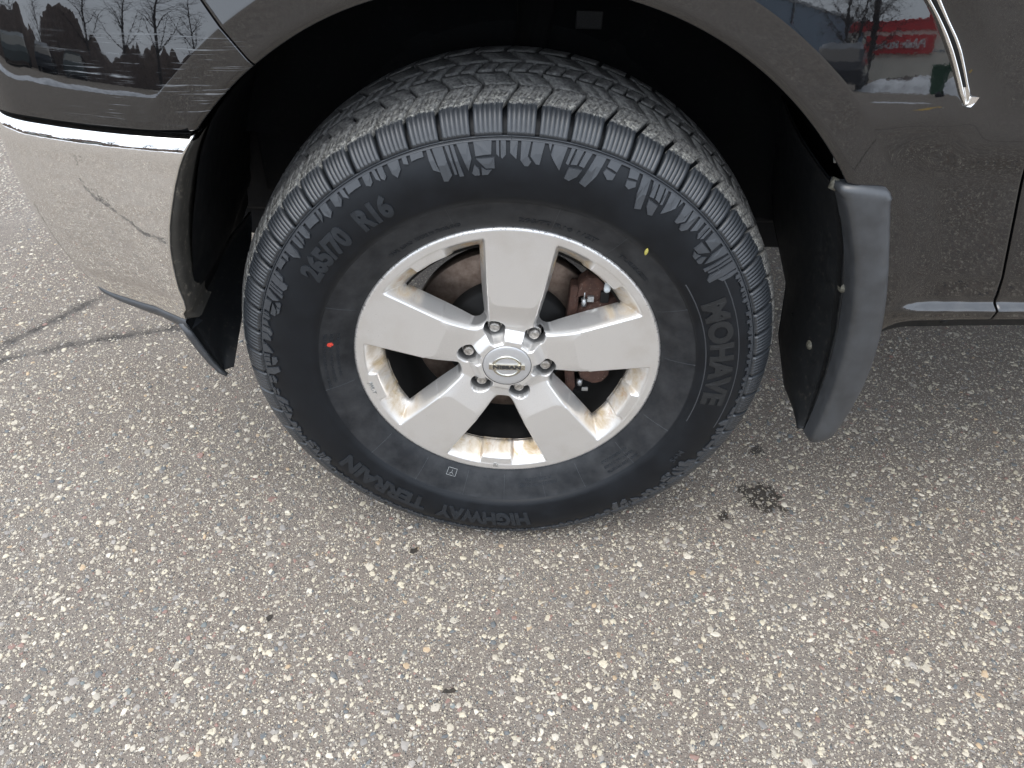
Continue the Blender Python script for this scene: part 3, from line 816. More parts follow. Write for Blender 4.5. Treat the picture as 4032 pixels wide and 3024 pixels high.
# valve stem belongs to the wheel
M['valve'] = simple('valve_cap_plastic', (.46, .49, .50), .45)
obj('valve_cap', tube('valve_cap', [(.138, .036, .139), (.136, .026, .135), (.1325, .012, .1275), (.1318, .009, .126), (.1316, .0075, .1255)], [.0036, .0046, .0046, .0040, .0022], 14), M['valve'], WHEEL)
obj('valve_nut', tube('valve_nut', [(.141, .044, .144), (.1385, .036, .1395)], [.0075, .0068], 6), M['steel'], WHEEL)
# ------------------------------------------------------------------ body panels
SEAM = lambda z: -.270-.67*(z-.415)
GAP = lambda z: .619-(z-.163)*.30-np.maximum(0, .163-z)*.1
def z_low(x):
    """lower edge of the painted side for a given x"""
    x = np.asarray(x, float)
    arch = ARC[1]+np.sqrt(np.maximum(R_ARCH**2-x**2, 0))
    left = np.where(x < -.347, .3478+.010*sstep(-.36, -.42, x)*0, arch)
    right = np.interp(x, [.455, .462, .479, .499, .521, .583, .657, .95], [.100, .088, .094, .109, .118, .125, .128, .130])
    a = np.where(x < 0, left, np.where(x < .455, arch, right))
    return np.where((x >= .440) & (x < .462), np.interp(x, [.440, .462], [ARC[1]+math.sqrt(R_ARCH**2-.440**2), .088]), a)
def panel(name, xa, xb, nu, nv, ztop, turn=(1, 1), mat='paint', parent=None, zpow=1.6, dense=None):
    """a skin patch between two x(z) limits, down to the lower edge, with returned edges"""
    u = np.linspace(0, 1, nu) if dense is None else dense
    v = np.linspace(0, 1, nv)**zpow
    U, Vv = np.meshgrid(u, v, indexing='ij')
    # column feet stand on the lower edge; only the end columns follow the slanting gaps
    za = .415 if xa(.5) < 0 else .125; zb = .125
    A0, B0 = float(xa(za)), float(xb(zb)); X0 = A0+(B0-A0)*U
    wa = sstep(.22, 0, U) if xa(.5) < 0 else sstep(.9, 0, U); wb = sstep(.80, 1., U)
    zl = z_low(X0); Z = zl+(ztop-zl)*Vv
    X = X0+(xa(Z)-xa(zl))*wa+(xb(Z)-xb(zl))*wb
    s = s_of_x(X)
    P_ = skin(s, Z)
    # returned edge along the bottom (arch flange): two extra rows, inward
    def back(row, dy, dz=0.0):
        q = row.copy(); q[..., 1] += dy; q[..., 2] += dz; return q
    rows = [back(P_[:, 0], .016, .004), back(P_[:, 0], .003, -.0008)]
    P2 = np.concatenate([np.stack(rows, 1), P_], 1)
    cols = P2
    def backc(c, dx, dy):
        q = c.copy(); q[..., 0] += dx; q[..., 1] += dy; return q
    if turn[0]: cols = np.concatenate([backc(P2[:1], -.0004, .012), backc(P2[:1], -.0008, .0012), cols], 0)
    if turn[1]: cols = np.concatenate([cols, backc(P2[-1:], .0008, .0012), backc(P2[-1:], .0004, .012)], 0)
    n1, n2 = cols.shape[:2]
    me = mesh_from(name, cols.reshape(-1, 3), grid_faces(n1, n2))
    return obj(name, me, M[mat], parent, HZ if parent is CAR else None)
u1 = np.unique(np.concatenate([np.linspace(0, 1, 300)]))
FEND = panel('fender', lambda z: SEAM(z)+.0011, lambda z: GAP(z)-.0022, 360, 150, .72, (1, 1), 'paint', CAR, 1.15)
DOOR = panel('front_door', lambda z: GAP(z)+.0022, lambda z: 0*z+.948, 60, 130, .72, (1, 1), 'paint', CAR, 1.2)
def cover_mesh():
    """bumper cover by arc length: from the seam round the front corner"""
    nu, nv = 420, 120; u = np.linspace(0, 1, nu)**1.25; v = np.linspace(0, 1, nv)**1.1
    U, Vv = np.meshgrid(u, v, indexing='ij'); send = _pl[-1]-.001
    sb = float(s_of_x(-.2711)); S0 = sb+(send-sb)*U; X0 = plan(S0)[0]
    zl = np.where(X0 > -.347, ARC[1]+np.sqrt(np.maximum(R_ARCH**2-X0**2, 0)), .3478); zl = np.maximum(zl, .3478)
    Z = zl+(.60-zl)*Vv
    S_ = S0-((SEAM(Z)-SEAM(zl)))*sstep(.30, 0, U)
    V = skin(S_, Z)
    b1 = V[:, 0].copy(); b1[:, 1] += .003; b1[:, 2] -= .0008
    b2 = V[:, 0].copy(); b2[:, 1] += .018; b2[:, 2] += .003
    V = np.concatenate([b2[:, None], b1[:, None], V], 1)
    e1 = V[:1].copy(); e1[..., 0] += .0008; e1[..., 1] += .0012; e2 = V[:1].copy(); e2[..., 0] += .0004; e2[..., 1] += .012
    V = np.concatenate([e2, e1, V], 0)
    return mesh_from('bumper_cover', V.reshape(-1, 3), grid_faces(V.shape[0], V.shape[1]))
COVER = obj('bumper_cover', cover_mesh(), M['paint'], CAR, HZ)
# dark backing behind the two panel gaps
for f in (SEAM, GAP):
    zz = np.linspace(.10 if f is GAP else .424, .60, 40); V = []
    for z in zz:
        for dx in (-.012, .012):
            x = float(f(z))+dx; q = skin(s_of_x(np.array([x])), np.array([z]))[0]; q[1] += .011; V.append(q)
    obj('panel_gap', mesh_from('panel_gap', V, grid_faces(40, 2)), M['gap'], CAR, HZ)
# sill underside and pinch weld with a small bolt
V = []; xs = np.linspace(.455, .948, 50)
for x in xs:
    q = skin(s_of_x(np.array([x])), np.array([float(z_low(x))]))[0]
    for dy, dz in ((.003, .002), (.006, -.001), (.009, -.003), (.011, -.017), (.018, -.018), (.024, .01), (.2, .01)):
        V.append((q[0], q[1]+dy, q[2]+dz))
obj('sill_flange', mesh_from('sill_flange', V, grid_faces(50, 7)), M['black'], CAR, HZ)
obj('sill_bolt', tube('sill_bolt', [(.575, -.012, .116), (.575, -.026, .116)], [.005, .005], 10), M['black'], CAR, HZ)

# ---- chrome bumper corner
BZ = np.array([.345, .342, .335, .322, .309, .287, .258, .235, .205, .174, .143, .120, .105, .095, .06]); BX = np.array([-.347, -.349, -.3530, -.362, -.370, -.381, -.393, -.402, -.411, -.417, -.422, -.423, -.426, -.434, -.440])
def bump_zb(x):
    return np.interp(x, [-.64, -.62, -.59, -.55, -.486, -.440], [.110, .092, .088, .085, .084, .080])
def bumper_mesh():
    """rolled top ledge, nearly upright face, lower part tucked in toward the corner"""
    nu = 240; rows = []
    top = [(.024, .3400), (.018, .3430), (.010, .3440), (.0045, .3425), (.0008, .3395), (-.0018, .3350), (-.0038, .3290), (-.0048, .3220)]
    fs = np.linspace(0, 1, 56)
    send = _pl[-1]-.002
    def row(hfun, zfun):
        # the row starts on the measured rear edge curve
        z0 = zfun(np.array([-.42]))[0]; xe = float(np.interp(-z0, -BZ, BX)); st = float(s_of_x(xe))
        S_ = st+(send-st)*np.linspace(0, 1, nu)**1.15; x, y, _, _ = plan(S_); x1, y1, _, _ = plan(S_+1e-3); x0, y0, _, _ = plan(S_-1e-3)
        tx, ty = x1-x0, y1-y0; l = np.hypot(tx, ty); nx, ny = ty/l, -tx/l
        z = zfun(x); h = hfun(x, z)
        return np.stack([x+nx*h, y+ny*h, z], -1)
    for h_, z_ in top: rows.append(row(lambda x, z: h_+0*x, lambda x: z_+0*x))
    def tuck(x, z):
        amt = np.interp(x, [-.64, -.60, -.55, -.486, -.440, -.40], [.036, .036, .034, .027, .016, .010])
        f = np.clip((.30-z)/(.30-.09), 0, 1)
        return -.005+.0*f-.0035*np.sin(f*math.pi)+amt*f**2.2
    for f in fs:
        rows.append(row(tuck, lambda x: .315+(bump_zb(x)+.012-.315)*f))
    for dh, dz in ((.0015, .006), (.005, .0015), (.010, .0), (.018, .001)):
        rows.append(row(lambda x, z: tuck(x, z)+dh, lambda x: bump_zb(x)+dz))
    V = np.stack(rows, 1)
    e1 = V[:1].copy(); e1[..., 0] += .0012; e1[..., 1] += .0016
    e2 = V[:1].copy(); e2[..., 0] += .0016; e2[..., 1] += .0060
    e3 = V[:1].copy(); e3[..., 0] -= .002; e3[..., 1] += .022
    V = np.concatenate([e3, e2, e1, V], 0)
    return mesh_from('front_bumper', V.reshape(-1, 3), grid_faces(V.shape[0], V.shape[1])), V
bme, BV = bumper_mesh()
BUMP = obj('front_bumper', bme, M['chrome'], CAR, HZ)
# black recess strip between the bumper's rolled top and the cover
V = []
for s in np.linspace(float(s_of_x(-.352)), _pl[-1]-.004, 80):
    for h, z in ((-.001, .3476), (.006, .3450), (.016, .3435), (.020, .330)):
        x, y = float(plan(s)[0]), float(plan(s)[1]); P1 = plan(s+1e-3); tx, ty = float(P1[0])-x, float(P1[1])-y; l = math.hypot(tx, ty)
        V.append((x+ty/l*h, y-tx/l*h, z))
obj('bumper_recess', mesh_from('bumper_recess', V, grid_faces(80, 4)), M['gap'], CAR, HZ)
# black edge guard along the rear edge of the chrome
V = []
row = BV[3]           # first true column
zs = np.linspace(.338, .080, 60)
xs = np.interp(-zs, -row[::-1][:, 2][::-1], row[::-1][:, 0][::-1]); 
o_ = np.argsort(row[:, 2]); xs = np.interp(zs, row[o_, 2], row[o_, 0]); ys = np.interp(zs, row[o_, 2], row[o_, 1])
for x, y, z in zip(xs, ys, zs):
    wd = .004+.004*math.sin((z-.08)/.26*math.pi)+(.008 if z < .11 else 0)*(.11-z)/.03
    for dx, dy in ((.0015, .004), (.003, .0035), (wd, .006), (wd+.002, .012), (wd-.004, .07)): V.append((x+dx, y+dy, z))
M['guard'] = m_plastic('grimy_edge', (.030, .028, .024), .6, .4, .9)
obj('edge_guard', mesh_from('edge_guard', V, grid_faces(60, 5)), M['guard'], CAR, HZ)
# grey lip spoiler under the chrome
edge_row = BV[3:, -4]          # lower edge of the chrome, rear to front
d_ = np.concatenate([[0], np.cumsum(np.linalg.norm(np.diff(edge_row, axis=0), axis=1))])
V = []; nl = 90
for k, s in enumerate(np.linspace(0, .215, nl)):
    q = np.array([np.interp(s, d_, edge_row[:, c]) for c in range(3)]); q2 = np.array([np.interp(s+.004, d_, edge_row[:, c]) for c in range(3)]); t = q2-q; l = math.hypot(t[0], t[1]); nx, ny = t[1]/l, -t[0]/l
    tp = max(0, 1-k/(nl-1.)); dp = .002+.015*tp**.7
    for h, dz in ((.012, .0), (.003, -.0020), (.0005, -.0040), (.0005, -.004-dp*.5), (.004, -.004-dp), (.03, -.004-dp)): V.append((q[0]+nx*h, q[1]+ny*h, q[2]+dz))
obj('lip_spoiler', mesh_from('lip_spoiler', V, grid_faces(nl, 6)), M['satin'], CAR, HZ)

# ---- spat ahead of the wheel (left), a curved black leaf hanging from the bumper corner
def leaf(name, outer, depth_pts, mat, thick=.004, n=26, m=16):
    """outer: polyline (x,y,z) of the visible front edge from top to tip; depth_pts: matching inner edge polyline"""
    A = np.array(outer, float); B = np.array(depth_pts, float)
    def rs(Q, n):
        d = np.concatenate([[0], np.cumsum(np.linalg.norm(np.diff(Q, axis=0), axis=1))]); d /= d[-1]; t = np.linspace(0, 1, n)
        return np.stack([np.interp(t, d, Q[:, k]) for k in range(3)], -1)
    a, b = rs(A, n), rs(B, n); V = []
    t = np.linspace(0, 1, m)
    G = a[:, None]*(1-t[None, :, None])+b[:, None]*t[None, :, None]
    G[..., 0] += -.010*np.sin(t*math.pi)[None, :]
    T = G.copy(); T[..., 0] += thick
    V = np.concatenate([G.reshape(-1, 3), T.reshape(-1, 3)]); F = list(map(tuple, grid_faces(n, m)))
    k = n*m; F += [tuple(q[::-1]+k) for q in grid_faces(n, m)]
    for i in range(n-1):
        F.append((i*m, (i+1)*m, (i+1)*m+k, i*m+k)); F.append((i*m+m-1, i*m+m-1+k, (i+1)*m+m-1+k, (i+1)*m+m-1))
    for jx in range(m-1):
        F.append((jx, jx+k, jx+1+k, jx+1)); F.append(((n-1)*m+jx, (n-1)*m+jx+1, (n-1)*m+jx+1+k, (n-1)*m+jx+k))
    return mesh_from(name, V, [tuple(int(i) for i in f) for f in F])
obj('wheel_spat', leaf('wheel_spat', [(-.439, -.020, .078), (-.434, -.018, .055), (-.428, -.016, .030), (-.420, -.015, .008), (-.412, -.015, -.010), (-.405, -.014, -.018)],
                       [(-.430, .26, .10), (-.428, .25, .09), (-.424, .22, .07), (-.418, .16, .045), (-.411, .09, .015), (-.403, .00, -.016)], M['satin']), M['black'], CAR, HZ)
V = []; E_ = [(-.4415, -.021, .076), (-.436, -.019, .052), (-.430, -.017, .028), (-.422, -.016, .006), (-.413, -.016, -.012), (-.406, -.014, -.020)]
obj('spat_edge', tube('spat_edge', E_, [.0050, .0056, .0052, .0045, .0035, .0025], 10), M['satin'], CAR, HZ)

# ---- mud flap behind the wheel (right)
def flap():
    out_ = np.array([(.3705, .3100), (.414, .3115), (.4255, .3045), (.431, .290), (.440, .260), (.458, .209), (.479, .135), (.4875, .074), (.491, .012), (.487, -.036), (.480, -.072)])
    inn = np.array([(.3695, .3060), (.374, .296), (.388, .272), (.408, .225), (.427, .160), (.442, .094), (.447, .029), (.449, -.025), (.4465, -.075)])
    def rs(Q, n):
        d = np.concatenate([[0], np.cumsum(np.hypot(*np.diff(Q, axis=0).T))]); d /= d[-1]; t = np.linspace(0, 1, n)
        return np.stack([interp_smooth(t, d, Q[:, k]) for k in range(2)], -1)
    n = 90
    # walk both outlines by height so that the strip's cross lines stay level
    zi = np.linspace(.298, -.075, n); 
    xi = np.polyval(np.polyfit(inn[:, 1], inn[:, 0], 4), zi); oz = out_[3:]; xo = np.polyval(np.polyfit(oz[:, 1], oz[:, 0], 4), np.minimum(zi, .292))
    zo = zi+.0
    zo = zo+np.linspace(0, .006, n)
    rows = []
    c = 10
    for k in range(n):
        f = k/(n-1); row = []
        # section: from the inner rim (wheel side), round the edge, across the face, round the back
        xa, xb, za, zb = xi[k], xo[k], zi[k], zo[k]
        ya, yb = -.050, -.050
        bul = .0095+.003*min(1, k/25)
        for t, dy in ((-.06, .020), (-.03, .004), (0, -.004), (.05, -bul*.75), (.15, -bul), (.35, -bul*1.10), (.6, -bul*1.08), (.82, -bul*.95), (.93, -bul*.7), (.985, -.003), (1.0, .003), (1.0, .02)):
            row.append((xa+(xb-xa)*t, ya+dy+.004*f, za+(zb-za)*t))
        rows.append(row)
    # rounded shoulder at the top: a few rows curling over, outer corner rounded
    top = []
    base = np.array(rows[0])
    for (dz, dyy, sh) in ((.0125, .022, .030), (.0128, .010, .022), (.0115, .004, .014), (.0085, .0015, .007), (.0045, .0004, .002)):
        q = base.copy(); t = np.clip((q[:, 0]-base[0, 0])/(base[-1, 0]-base[0, 0]), 0, 1)
        q[:, 2] += dz*(1-.9*np.clip((t-.86)/.14, 0, 1)**2)+.002*np.sin(t*5); q[:, 1] += dyy*np.where(q[:, 1] < -.05, 1, .3); q[:, 0] -= .006*(1-t)+sh*.25*np.clip((t-.8)/.2, 0, 1)**2
        top.append(q)
    # tip: pinch together at the bottom
    G = np.concatenate([np.array(top), np.array(rows)], 0)
    tip = np.array(rows[-1]).copy(); m = tip[:1]*0+np.array([.447, -.046, -.086])
    r1 = tip*.86+m*.14; r1[:, 2] = tip[:, 2]-.006-.003*np.linspace(1, 0, len(tip)); r2 = tip*.55+m*.45; r2[:, 2] = -.086+.003*np.linspace(0, 1, len(tip)); r2[:, 1] += .006; r3 = r2.copy(); r3[:, 1] += .016
    G = np.concatenate([G, r1[None], r2[None], r3[None]], 0)
    return mesh_from('mud_flap', G.reshape(-1, 3), grid_faces(G.shape[0], G.shape[1]))
FLAP = obj('mud_flap', flap(), M['satin'], CAR, HZ)
# inner leaf: hangs across behind the tyre
inner_edge = [(x, -.031, z) for x, z in ((.3735, .296), (.386, .270), (.404, .225), (.4215, .160), (.4345, .094), (.4415, .029), (.4435, -.030), (.4440, -.080))]
inner_back = [(.415, .36, .29), (.43, .36, .20), (.438, .34, .13), (.440, .30, .095), (.437, .165, .050), (.432, .125, -.020), (.444, .070, -.085), (.449, -.020, -.088)]
obj('flap_leaf', leaf('flap_leaf', inner_edge, inner_back, None, .004, 60, 20), M['black'], CAR, HZ)
# moulded rib on the leaf and two plastic clips
obj('flap_rib', tube('flap_rib', [(.428, .09, .045), (.436, .060, .030), (.4430, .030, -.015), (.4440, .005, -.050), (.4450, -.020, -.078)], .0030, 8), M['black'], CAR, HZ)
M['clip'] = simple('grubby_clip', (.10, .095, .075), .6, nscale=300, amt=.5)
for (x, y, z) in ((.4270, -.028, .165), (.4350, .014, .042)):
    obj('flap_clip', lathe('flap_clip', [(.0075, .003), (.0070, -.001), (.0045, -.0028), (0, -.0032)], 16), M['clip'], CAR, (x-.004, y, z+HUB), (0, 0, R(-80)))
obj('flap_clip', tube('flap_clip', [(.3700, -.034, .3110), (.3655, -.036, .2990)], [.006, .0045], 8), M['clip'], CAR, HZ)
obj('flap_clip', tube('flap_clip', [(.356, -.03, .348), (.362, -.034, .330)], [.0022, .003], 8), M['steel'], CAR, HZ)
# tail of the sill just behind the flap
bm = bmesh.new(); box_bm(bm, .462, .500, -.030, .15, .060, .086, .006); obj('sill_end', bm_mesh('sill_end', bm), M['satin'], CAR, HZ)

# ---- wheel-arch liner and what shows inside it
def liner():
    A = np.radians(np.linspace(5, 158, 110)); V = []
    ys = np.array([-.014, -.006, .02, .07, .12, .18, .25, .31, .345, .36])
    for k, a in enumerate(A):
        ad = math.degrees(a)
        for y in ys:
            r = .4780+.012*sstep(0, .04, y)-.006*math.sin(max(0, y)*26)**2
            r += .010*(1 if (60 < ad < 66 and y > .05) or (112 < ad < 119 and y > .1) else 0)
            if y > .33: r -= .05
            if y > .35: r -= .10
            V.append((r*math.cos(a), y, ARC[1]+r*math.sin(a)))
    return mesh_from('wheel_arch_liner', V, grid_faces(110, len(ys)))
obj('wheel_arch_liner', liner(), M['liner'], CAR, HZ)
bm = bmesh.new(); box_bm(bm, -.43, .40, .362, .380, .09, .56, .004); obj('inner_wing', bm_mesh('inner_wing', bm), M['liner'], CAR, HZ)
M['label'] = simple('faded_label', (.022, .021, .020), .6, nscale=500, amt=.4)
bm = bmesh.new(); box_bm(bm, .088, .128, .352, .360, .367, .392, .002); obj('arch_label', bm_mesh('arch_label', bm), M['label'], CAR, HZ)
# creases of the liner: raised ribs and a drain hole
for pts in ([(-.02, .0, .512), (.06, .02, .5125), (.13, .03, .498), (.20, .02, .470)], [(-.36, .01, .39), (-.352, .06, .385), (-.35, .14, .39)]):
    obj('liner_rib', tube('liner_rib', pts, .0035, 6), M['liner'], CAR, HZ)
# splash panel between bumper and tyre (left of the wheel), seen dark
V = []
for z in np.linspace(.345, .065, 30):
    for t in np.linspace(0, 1, 10):
        V.append((float(np.interp(-z, -BZ, BX))+.008-.034*t-.004*math.sin(t*6+z*20), -.004+.364*t, z))
obj('splash_panel', mesh_from('splash_panel', V, grid_faces(30, 10)), M['liner'], CAR, HZ)
0 and obj('splash_seam', tube('splash_seam', [(-.398, .00, .205), (-.392, .035, .23), (-.385, .09, .262)], .0022, 6), M['black'], CAR, HZ)
bm = bmesh.new(); box_bm(bm, -.445, -.425, .052, .058, .205-.03, .225-.03, .001); obj('splash_clip', bm_mesh('splash_clip', bm), M['clip'], CAR, HZ)

# ---- vent trim: curved chrome blade with a black stripe along its middle at the rear of the fender
def blade():
    Lp = np.array([(.300, .610), (.348, .548), (.392, .4961), (.4072, .4811), (.4238, .4603), (.4373, .4419), (.4506, .4217), (.458, .4102), (.4674, .3997)])
    Rp = np.array([(.322, .622), (.368, .553), (.4082, .4965), (.4207, .4814), (.4413, .4575), (.4514, .4423), (.4631, .4221), (.4684, .4129), (.4712, .4010)])
    d = np.concatenate([[0], np.cumsum(np.hypot(*np.diff((Lp+Rp)/2, axis=0).T))]); t = np.linspace(0, d[-1], 90); f = t/d[-1]
    LL = np.stack([interp_smooth(t, d, Lp[:, k]) for k in range(2)], -1); RR_ = np.stack([interp_smooth(t, d, Rp[:, k]) for k in range(2)], -1)
    V = []; core = []
    for k in range(90):
        a, b = LL[k], RR_[k]; w_ = math.hypot(*(b-a)); hh0 = min(.0070, w_*.42)
        c0 = .18+.24*f[k]; c1 = .50+.18*f[k]
        for u, h in ((0, -.3), (.03, .35), (c0*.5, .95), (c0-.03, .85), (c0, .55), (c1, .55), (c1+.03, .85), (c1+(1-c1)*.4, .95), (.90, .60), (.98, .3), (1, -.3)):
            p = a+(b-a)*u; q = skin(s_of_x(np.array([p[0]])), np.array([p[1]]))[0]; V.append((q[0], q[1]-hh0*h, q[2]))
        if f[k] < .93:
            for u, h in ((c0+.01, .50), (c0+.03, .74), (c1-.03, .74), (c1-.01, .50)):
                p = a+(b-a)*u; q = skin(s_of_x(np.array([p[0]])), np.array([p[1]]))[0]; core.append((q[0], q[1]-hh0*h, q[2]))
    return mesh_from('fender_trim', V, grid_faces(90, 11)), mesh_from('trim_stripe', core, grid_faces(len(core)//4, 4))
b1, b2 = blade(); TR = obj('fender_trim', b1, M['chrome'], CAR, HZ); obj('trim_stripe', b2, M['gap'], TR)
P0 = [(.4670, .3995), (.4690, .4090), (.4790, .4078), (.4765, .4024), (.4720, .3990)]
V = []
for d in (.001, -.0045):
    for x, z in P0:
        q = skin(s_of_x(np.array([x])), np.array([z]))[0]; V.append((q[0], q[1]+d+(.002 if x > .475 else 0), q[2]+(.001 if d < 0 else 0)))
obj('trim_foot', mesh_from('trim_foot', V, [(0, 1, 2, 3, 4), (9, 8, 7, 6, 5)]+[(k, (k+1) % 5, (k+1) % 5+5, k+5) for k in range(5)], False), M['chrome'], TR)

# ---- the rest of the vehicle, plain but closed, above and beyond the frame
def boxobj(name, dims, mat, bev=.03, seg=3):
    bm = bmesh.new(); box_bm(bm, *dims, bev, seg); return obj(name, bm_mesh(name, bm, False), mat, CAR, HZ)
V = []
prof = [(-.80, .60), (-.70, .66), (-.45, .70), (0, .73), (.5, .76), (.95, .78)]
for x, z in prof:
    for y, dz in ((.02, -.02), (.08, .0), (.3, .02), (.9, .04), (1.5, .02), (1.74, 0), (1.80, -.02)): V.append((x, y+(.12 if x < -.6 else 0)*(1 if y < .9 else -1), z+dz))
obj('bonnet', mesh_from('bonnet', V, grid_faces(len(prof), 7)), M['paint'], CAR, HZ)
boxobj('cabin', (.95, 3.1, .10, 1.70, .70, 1.38), M['glass'], .12)
boxobj('rear_body', (.955, 3.6, -.01, 1.83, .20, .74), M['paint'], .05)
boxobj('far_side_body', (-.75, .95, 1.50, 1.83, .20, .70), M['paint'], .05)
boxobj('underbody', (-.55, 3.5, .42, 1.45, .02, .20), M['dark'], .02)
boxobj('frame_rail', (-.6, 3.4, .46, .56, -.05, .10), M['dark'], .01)
boxobj('engine_bay', (-.58, -.47, .16, 1.70, .10, .60), M['dark'], .03)
obj('control_arm', tube('control_arm', [(-.02, .25, -.09), (-.05, .40, -.07), (-.08, .56, -.03)], [.03, .026, .03], 12), M['dark'], CAR, HZ)
obj('strut', tube('strut', [(.0, .30, -.08), (.02, .34, .2), (.03, .36, .45)], [.035, .035, .035], 14), M['dark'], CAR, HZ)
obj('front_axle', tube('front_axle', [(0, .10, 0), (0, .60, .0)], [.04, .03], 14), M['dark'], CAR, HZ)
# rear and far wheels (outside the frame, they only stop light under the car)
for (x, y) in ((2.85, .01), (0, 1.58), (2.85, 1.58)):
    obj('road_wheel', lathe('road_wheel', [(.01, .02), (.2, .02), (.215, .0), (.30, -.01), (.36, .01), (.374, .04), (.374, .19), (.35, .22), (.2, .22), (.01, .22)], 48), M['rubber_lug'], CAR, (x, y, HUB+.003))
# ------------------------------------------------------------------ ground
CR1 = [(-1.9, .38), (-1.30, .455), (-1.144, .436), (-1.0, .505), (-.90, .545), (-.786, .580), (-.60, .62), (-.3, .70), (.2, .78), (.8, .70), (1.6, .9)]
CR3 = [(-2.2, -1.0), (-1.35, -.72), (-.95, -.86), (-.60, -.60), (-.25, -.74), (.30, -1.35), (.95, -1.72), (1.8, -1.80), (2.8, -2.1)]
CR2 = [(-1.9, .30), (-1.30, .42), (-1.17, .482), (-1.10, .60), (-1.03, .713), (-.96, .84), (-.9, 1.1), (-.7, 1.6), (-.5, 2.4)]
def dist_poly(P_, poly):
    d = np.full(len(P_), 9.)
    for (a, b) in zip(poly[:-1], poly[1:]):
        a = np.array(a); b = np.array(b); ab = b-a; t = np.clip(((P_-a)@ab)/(ab@ab), 0, 1); d = np.minimum(d, np.linalg.norm(P_-a-t[:, None]*ab, axis=1))
    return d
STAINS = [(.485, .089, .036), (.455, .110, .014), (.403, .041, .012), (.506, .214, .013), (.515, .062, .012)]
def m_ground():
    s = NT('worn_asphalt'); p = s.pos(); X = s.sep(p)
    fl = s.mapv(p, scale=(1, 1, 0))
    # fine aggregate in the matrix
    v1 = s.n('ShaderNodeTexVoronoi'); v1.inputs['Scale'].default_value = 330; s.l(fl, v1.inputs['Vector'])
    v2 = s.n('ShaderNodeTexVoronoi'); v2.inputs['Scale'].default_value = 150; s.l(fl, v2.inputs['Vector'])
    c1 = s.sep(v1.outputs['Color']); c2 = s.sep(v2.outputs['Color'])
    big = s.noise(fl, 3.0, 5, .6); mid = s.noise(fl, 26, 5, .6); fine = s.noise(fl, 700, 3, .7)
    mat = s.mix(s.rg(fine, .3, .7), (.146, .120, .099), (.272, .229, .190))
    grain = s.ramp(c1[0], [(0, (.085, .080, .075)), (.25, (.17, .15, .13)), (.5, (.30, .265, .22)), (.72, (.46, .41, .33)), (.9, (.64, .58, .47))], 'CONSTANT')
    g1 = s.ma('MULTIPLY', s.rg(v1.outputs['Distance'], .50, .36), s.rg(c1[1], .35, .36))
    col = s.mix(g1, mat, grain)
    grain2 = s.ramp(c2[0], [(0, (.10, .105, .11)), (.14, (.24, .22, .20)), (.34, (.42, .38, .31)), (.62, (.66, .60, .49)), (.94, (.24, .14, .11))], 'CONSTANT')
    # beyond the reach of the modelled chips the material carries on
    wedge = s.ma('SUBTRACT', s.ma('ABSOLUTE', X[0]), s.ma('ADD', .84, s.ma('MULTIPLY', s.ma('MAXIMUM', s.ma('ADD', X[1], .4), 0.0), .56)))
    far = s.ma('MAXIMUM', s.ma('MAXIMUM', s.rg(X[1], 1.05, 1.15), s.rg(X[1], -.60, -.64)), s.rg(wedge, .0, .05))
    g2 = s.ma('MULTIPLY', s.ma('MULTIPLY', s.rg(v2.outputs['Distance'], .46, .36), s.rg(c2[1], .22, .24)), far)
    col = s.mix(g2, col, grain2)
    col = s.mix(s.rg(big, .35, .65, 0, .22), col, (.30, .275, .245)); col = s.mix(s.rg(mid, .55, .75, 0, .25), col, (.09, .085, .08))
    # cracks filled with grit: dark broad lines
    def seg(a, b, wd):
        ax, ay = a; bx, by = b; L2 = (bx-ax)**2+(by-ay)**2
        px = s.ma('SUBTRACT', X[0], ax); py = s.ma('SUBTRACT', X[1], ay)
        t = s.ma('ADD', s.ma('MULTIPLY', px, (bx-ax)/L2), s.ma('MULTIPLY', py, (by-ay)/L2))
        t = s.rg(t, 0, 1)
        dx = s.ma('SUBTRACT', px, s.ma('MULTIPLY', t, bx-ax)); dy = s.ma('SUBTRACT', py, s.ma('MULTIPLY', t, by-ay))
        return s.ma('SQRT', s.ma('ADD', s.ma('MULTIPLY', dx, dx), s.ma('MULTIPLY', dy, dy)))
    dm = None
    for poly in (CR1, CR2, CR3):
        for a, b in zip(poly[:-1], poly[1:]):
            q = seg(a, b, 0); dm = q if dm is None else s.ma('MINIMUM', dm, q)
    dm = s.ma('ADD', dm, s.ma('MULTIPLY', s.ma('SUBTRACT', s.noise(fl, 16, 5, .7), .5), .075))
    crack = s.rg(dm, .030, .004); core = s.ma('MULTIPLY', s.rg(dm, .008, .001), s.rg(s.noise(fl, 22, 4, .7), .40, .60))
    col = s.mix(s.ma('MULTIPLY', crack, .62), col, (.085, .077, .070)); col = s.mix(s.ma('MULTIPLY', core, .7), col, (.035, .032, .030))
    # wet oil spots
    om = None
    for (x, y, r) in STAINS:
        dx = s.ma('SUBTRACT', X[0], x); dy = s.ma('SUBTRACT', X[1], y)
        q = s.ma('SUBTRACT', s.ma('SQRT', s.ma('ADD', s.ma('MULTIPLY', dx, dx), s.ma('MULTIPLY', dy, dy))), r)
        om = q if om is None else s.ma('MINIMUM', om, q)
    om = s.ma('ADD', om, s.ma('MULTIPLY', s.ma('SUBTRACT', s.noise(fl, 60, 5, .75), .5), .085))
    oil = s.rg(om, .002, -.004)
    col = s.mix(s.ma('MULTIPLY', oil, .88), col, (.024, .017, .011))
    h = s.ma('ADD', s.ma('MULTIPLY', s.rg(v1.outputs['Distance'], .5, .1), .8), s.ma('MULTIPLY', fine, .9))
    h = s.ma('ADD', h, s.ma('MULTIPLY', core, -2.5))
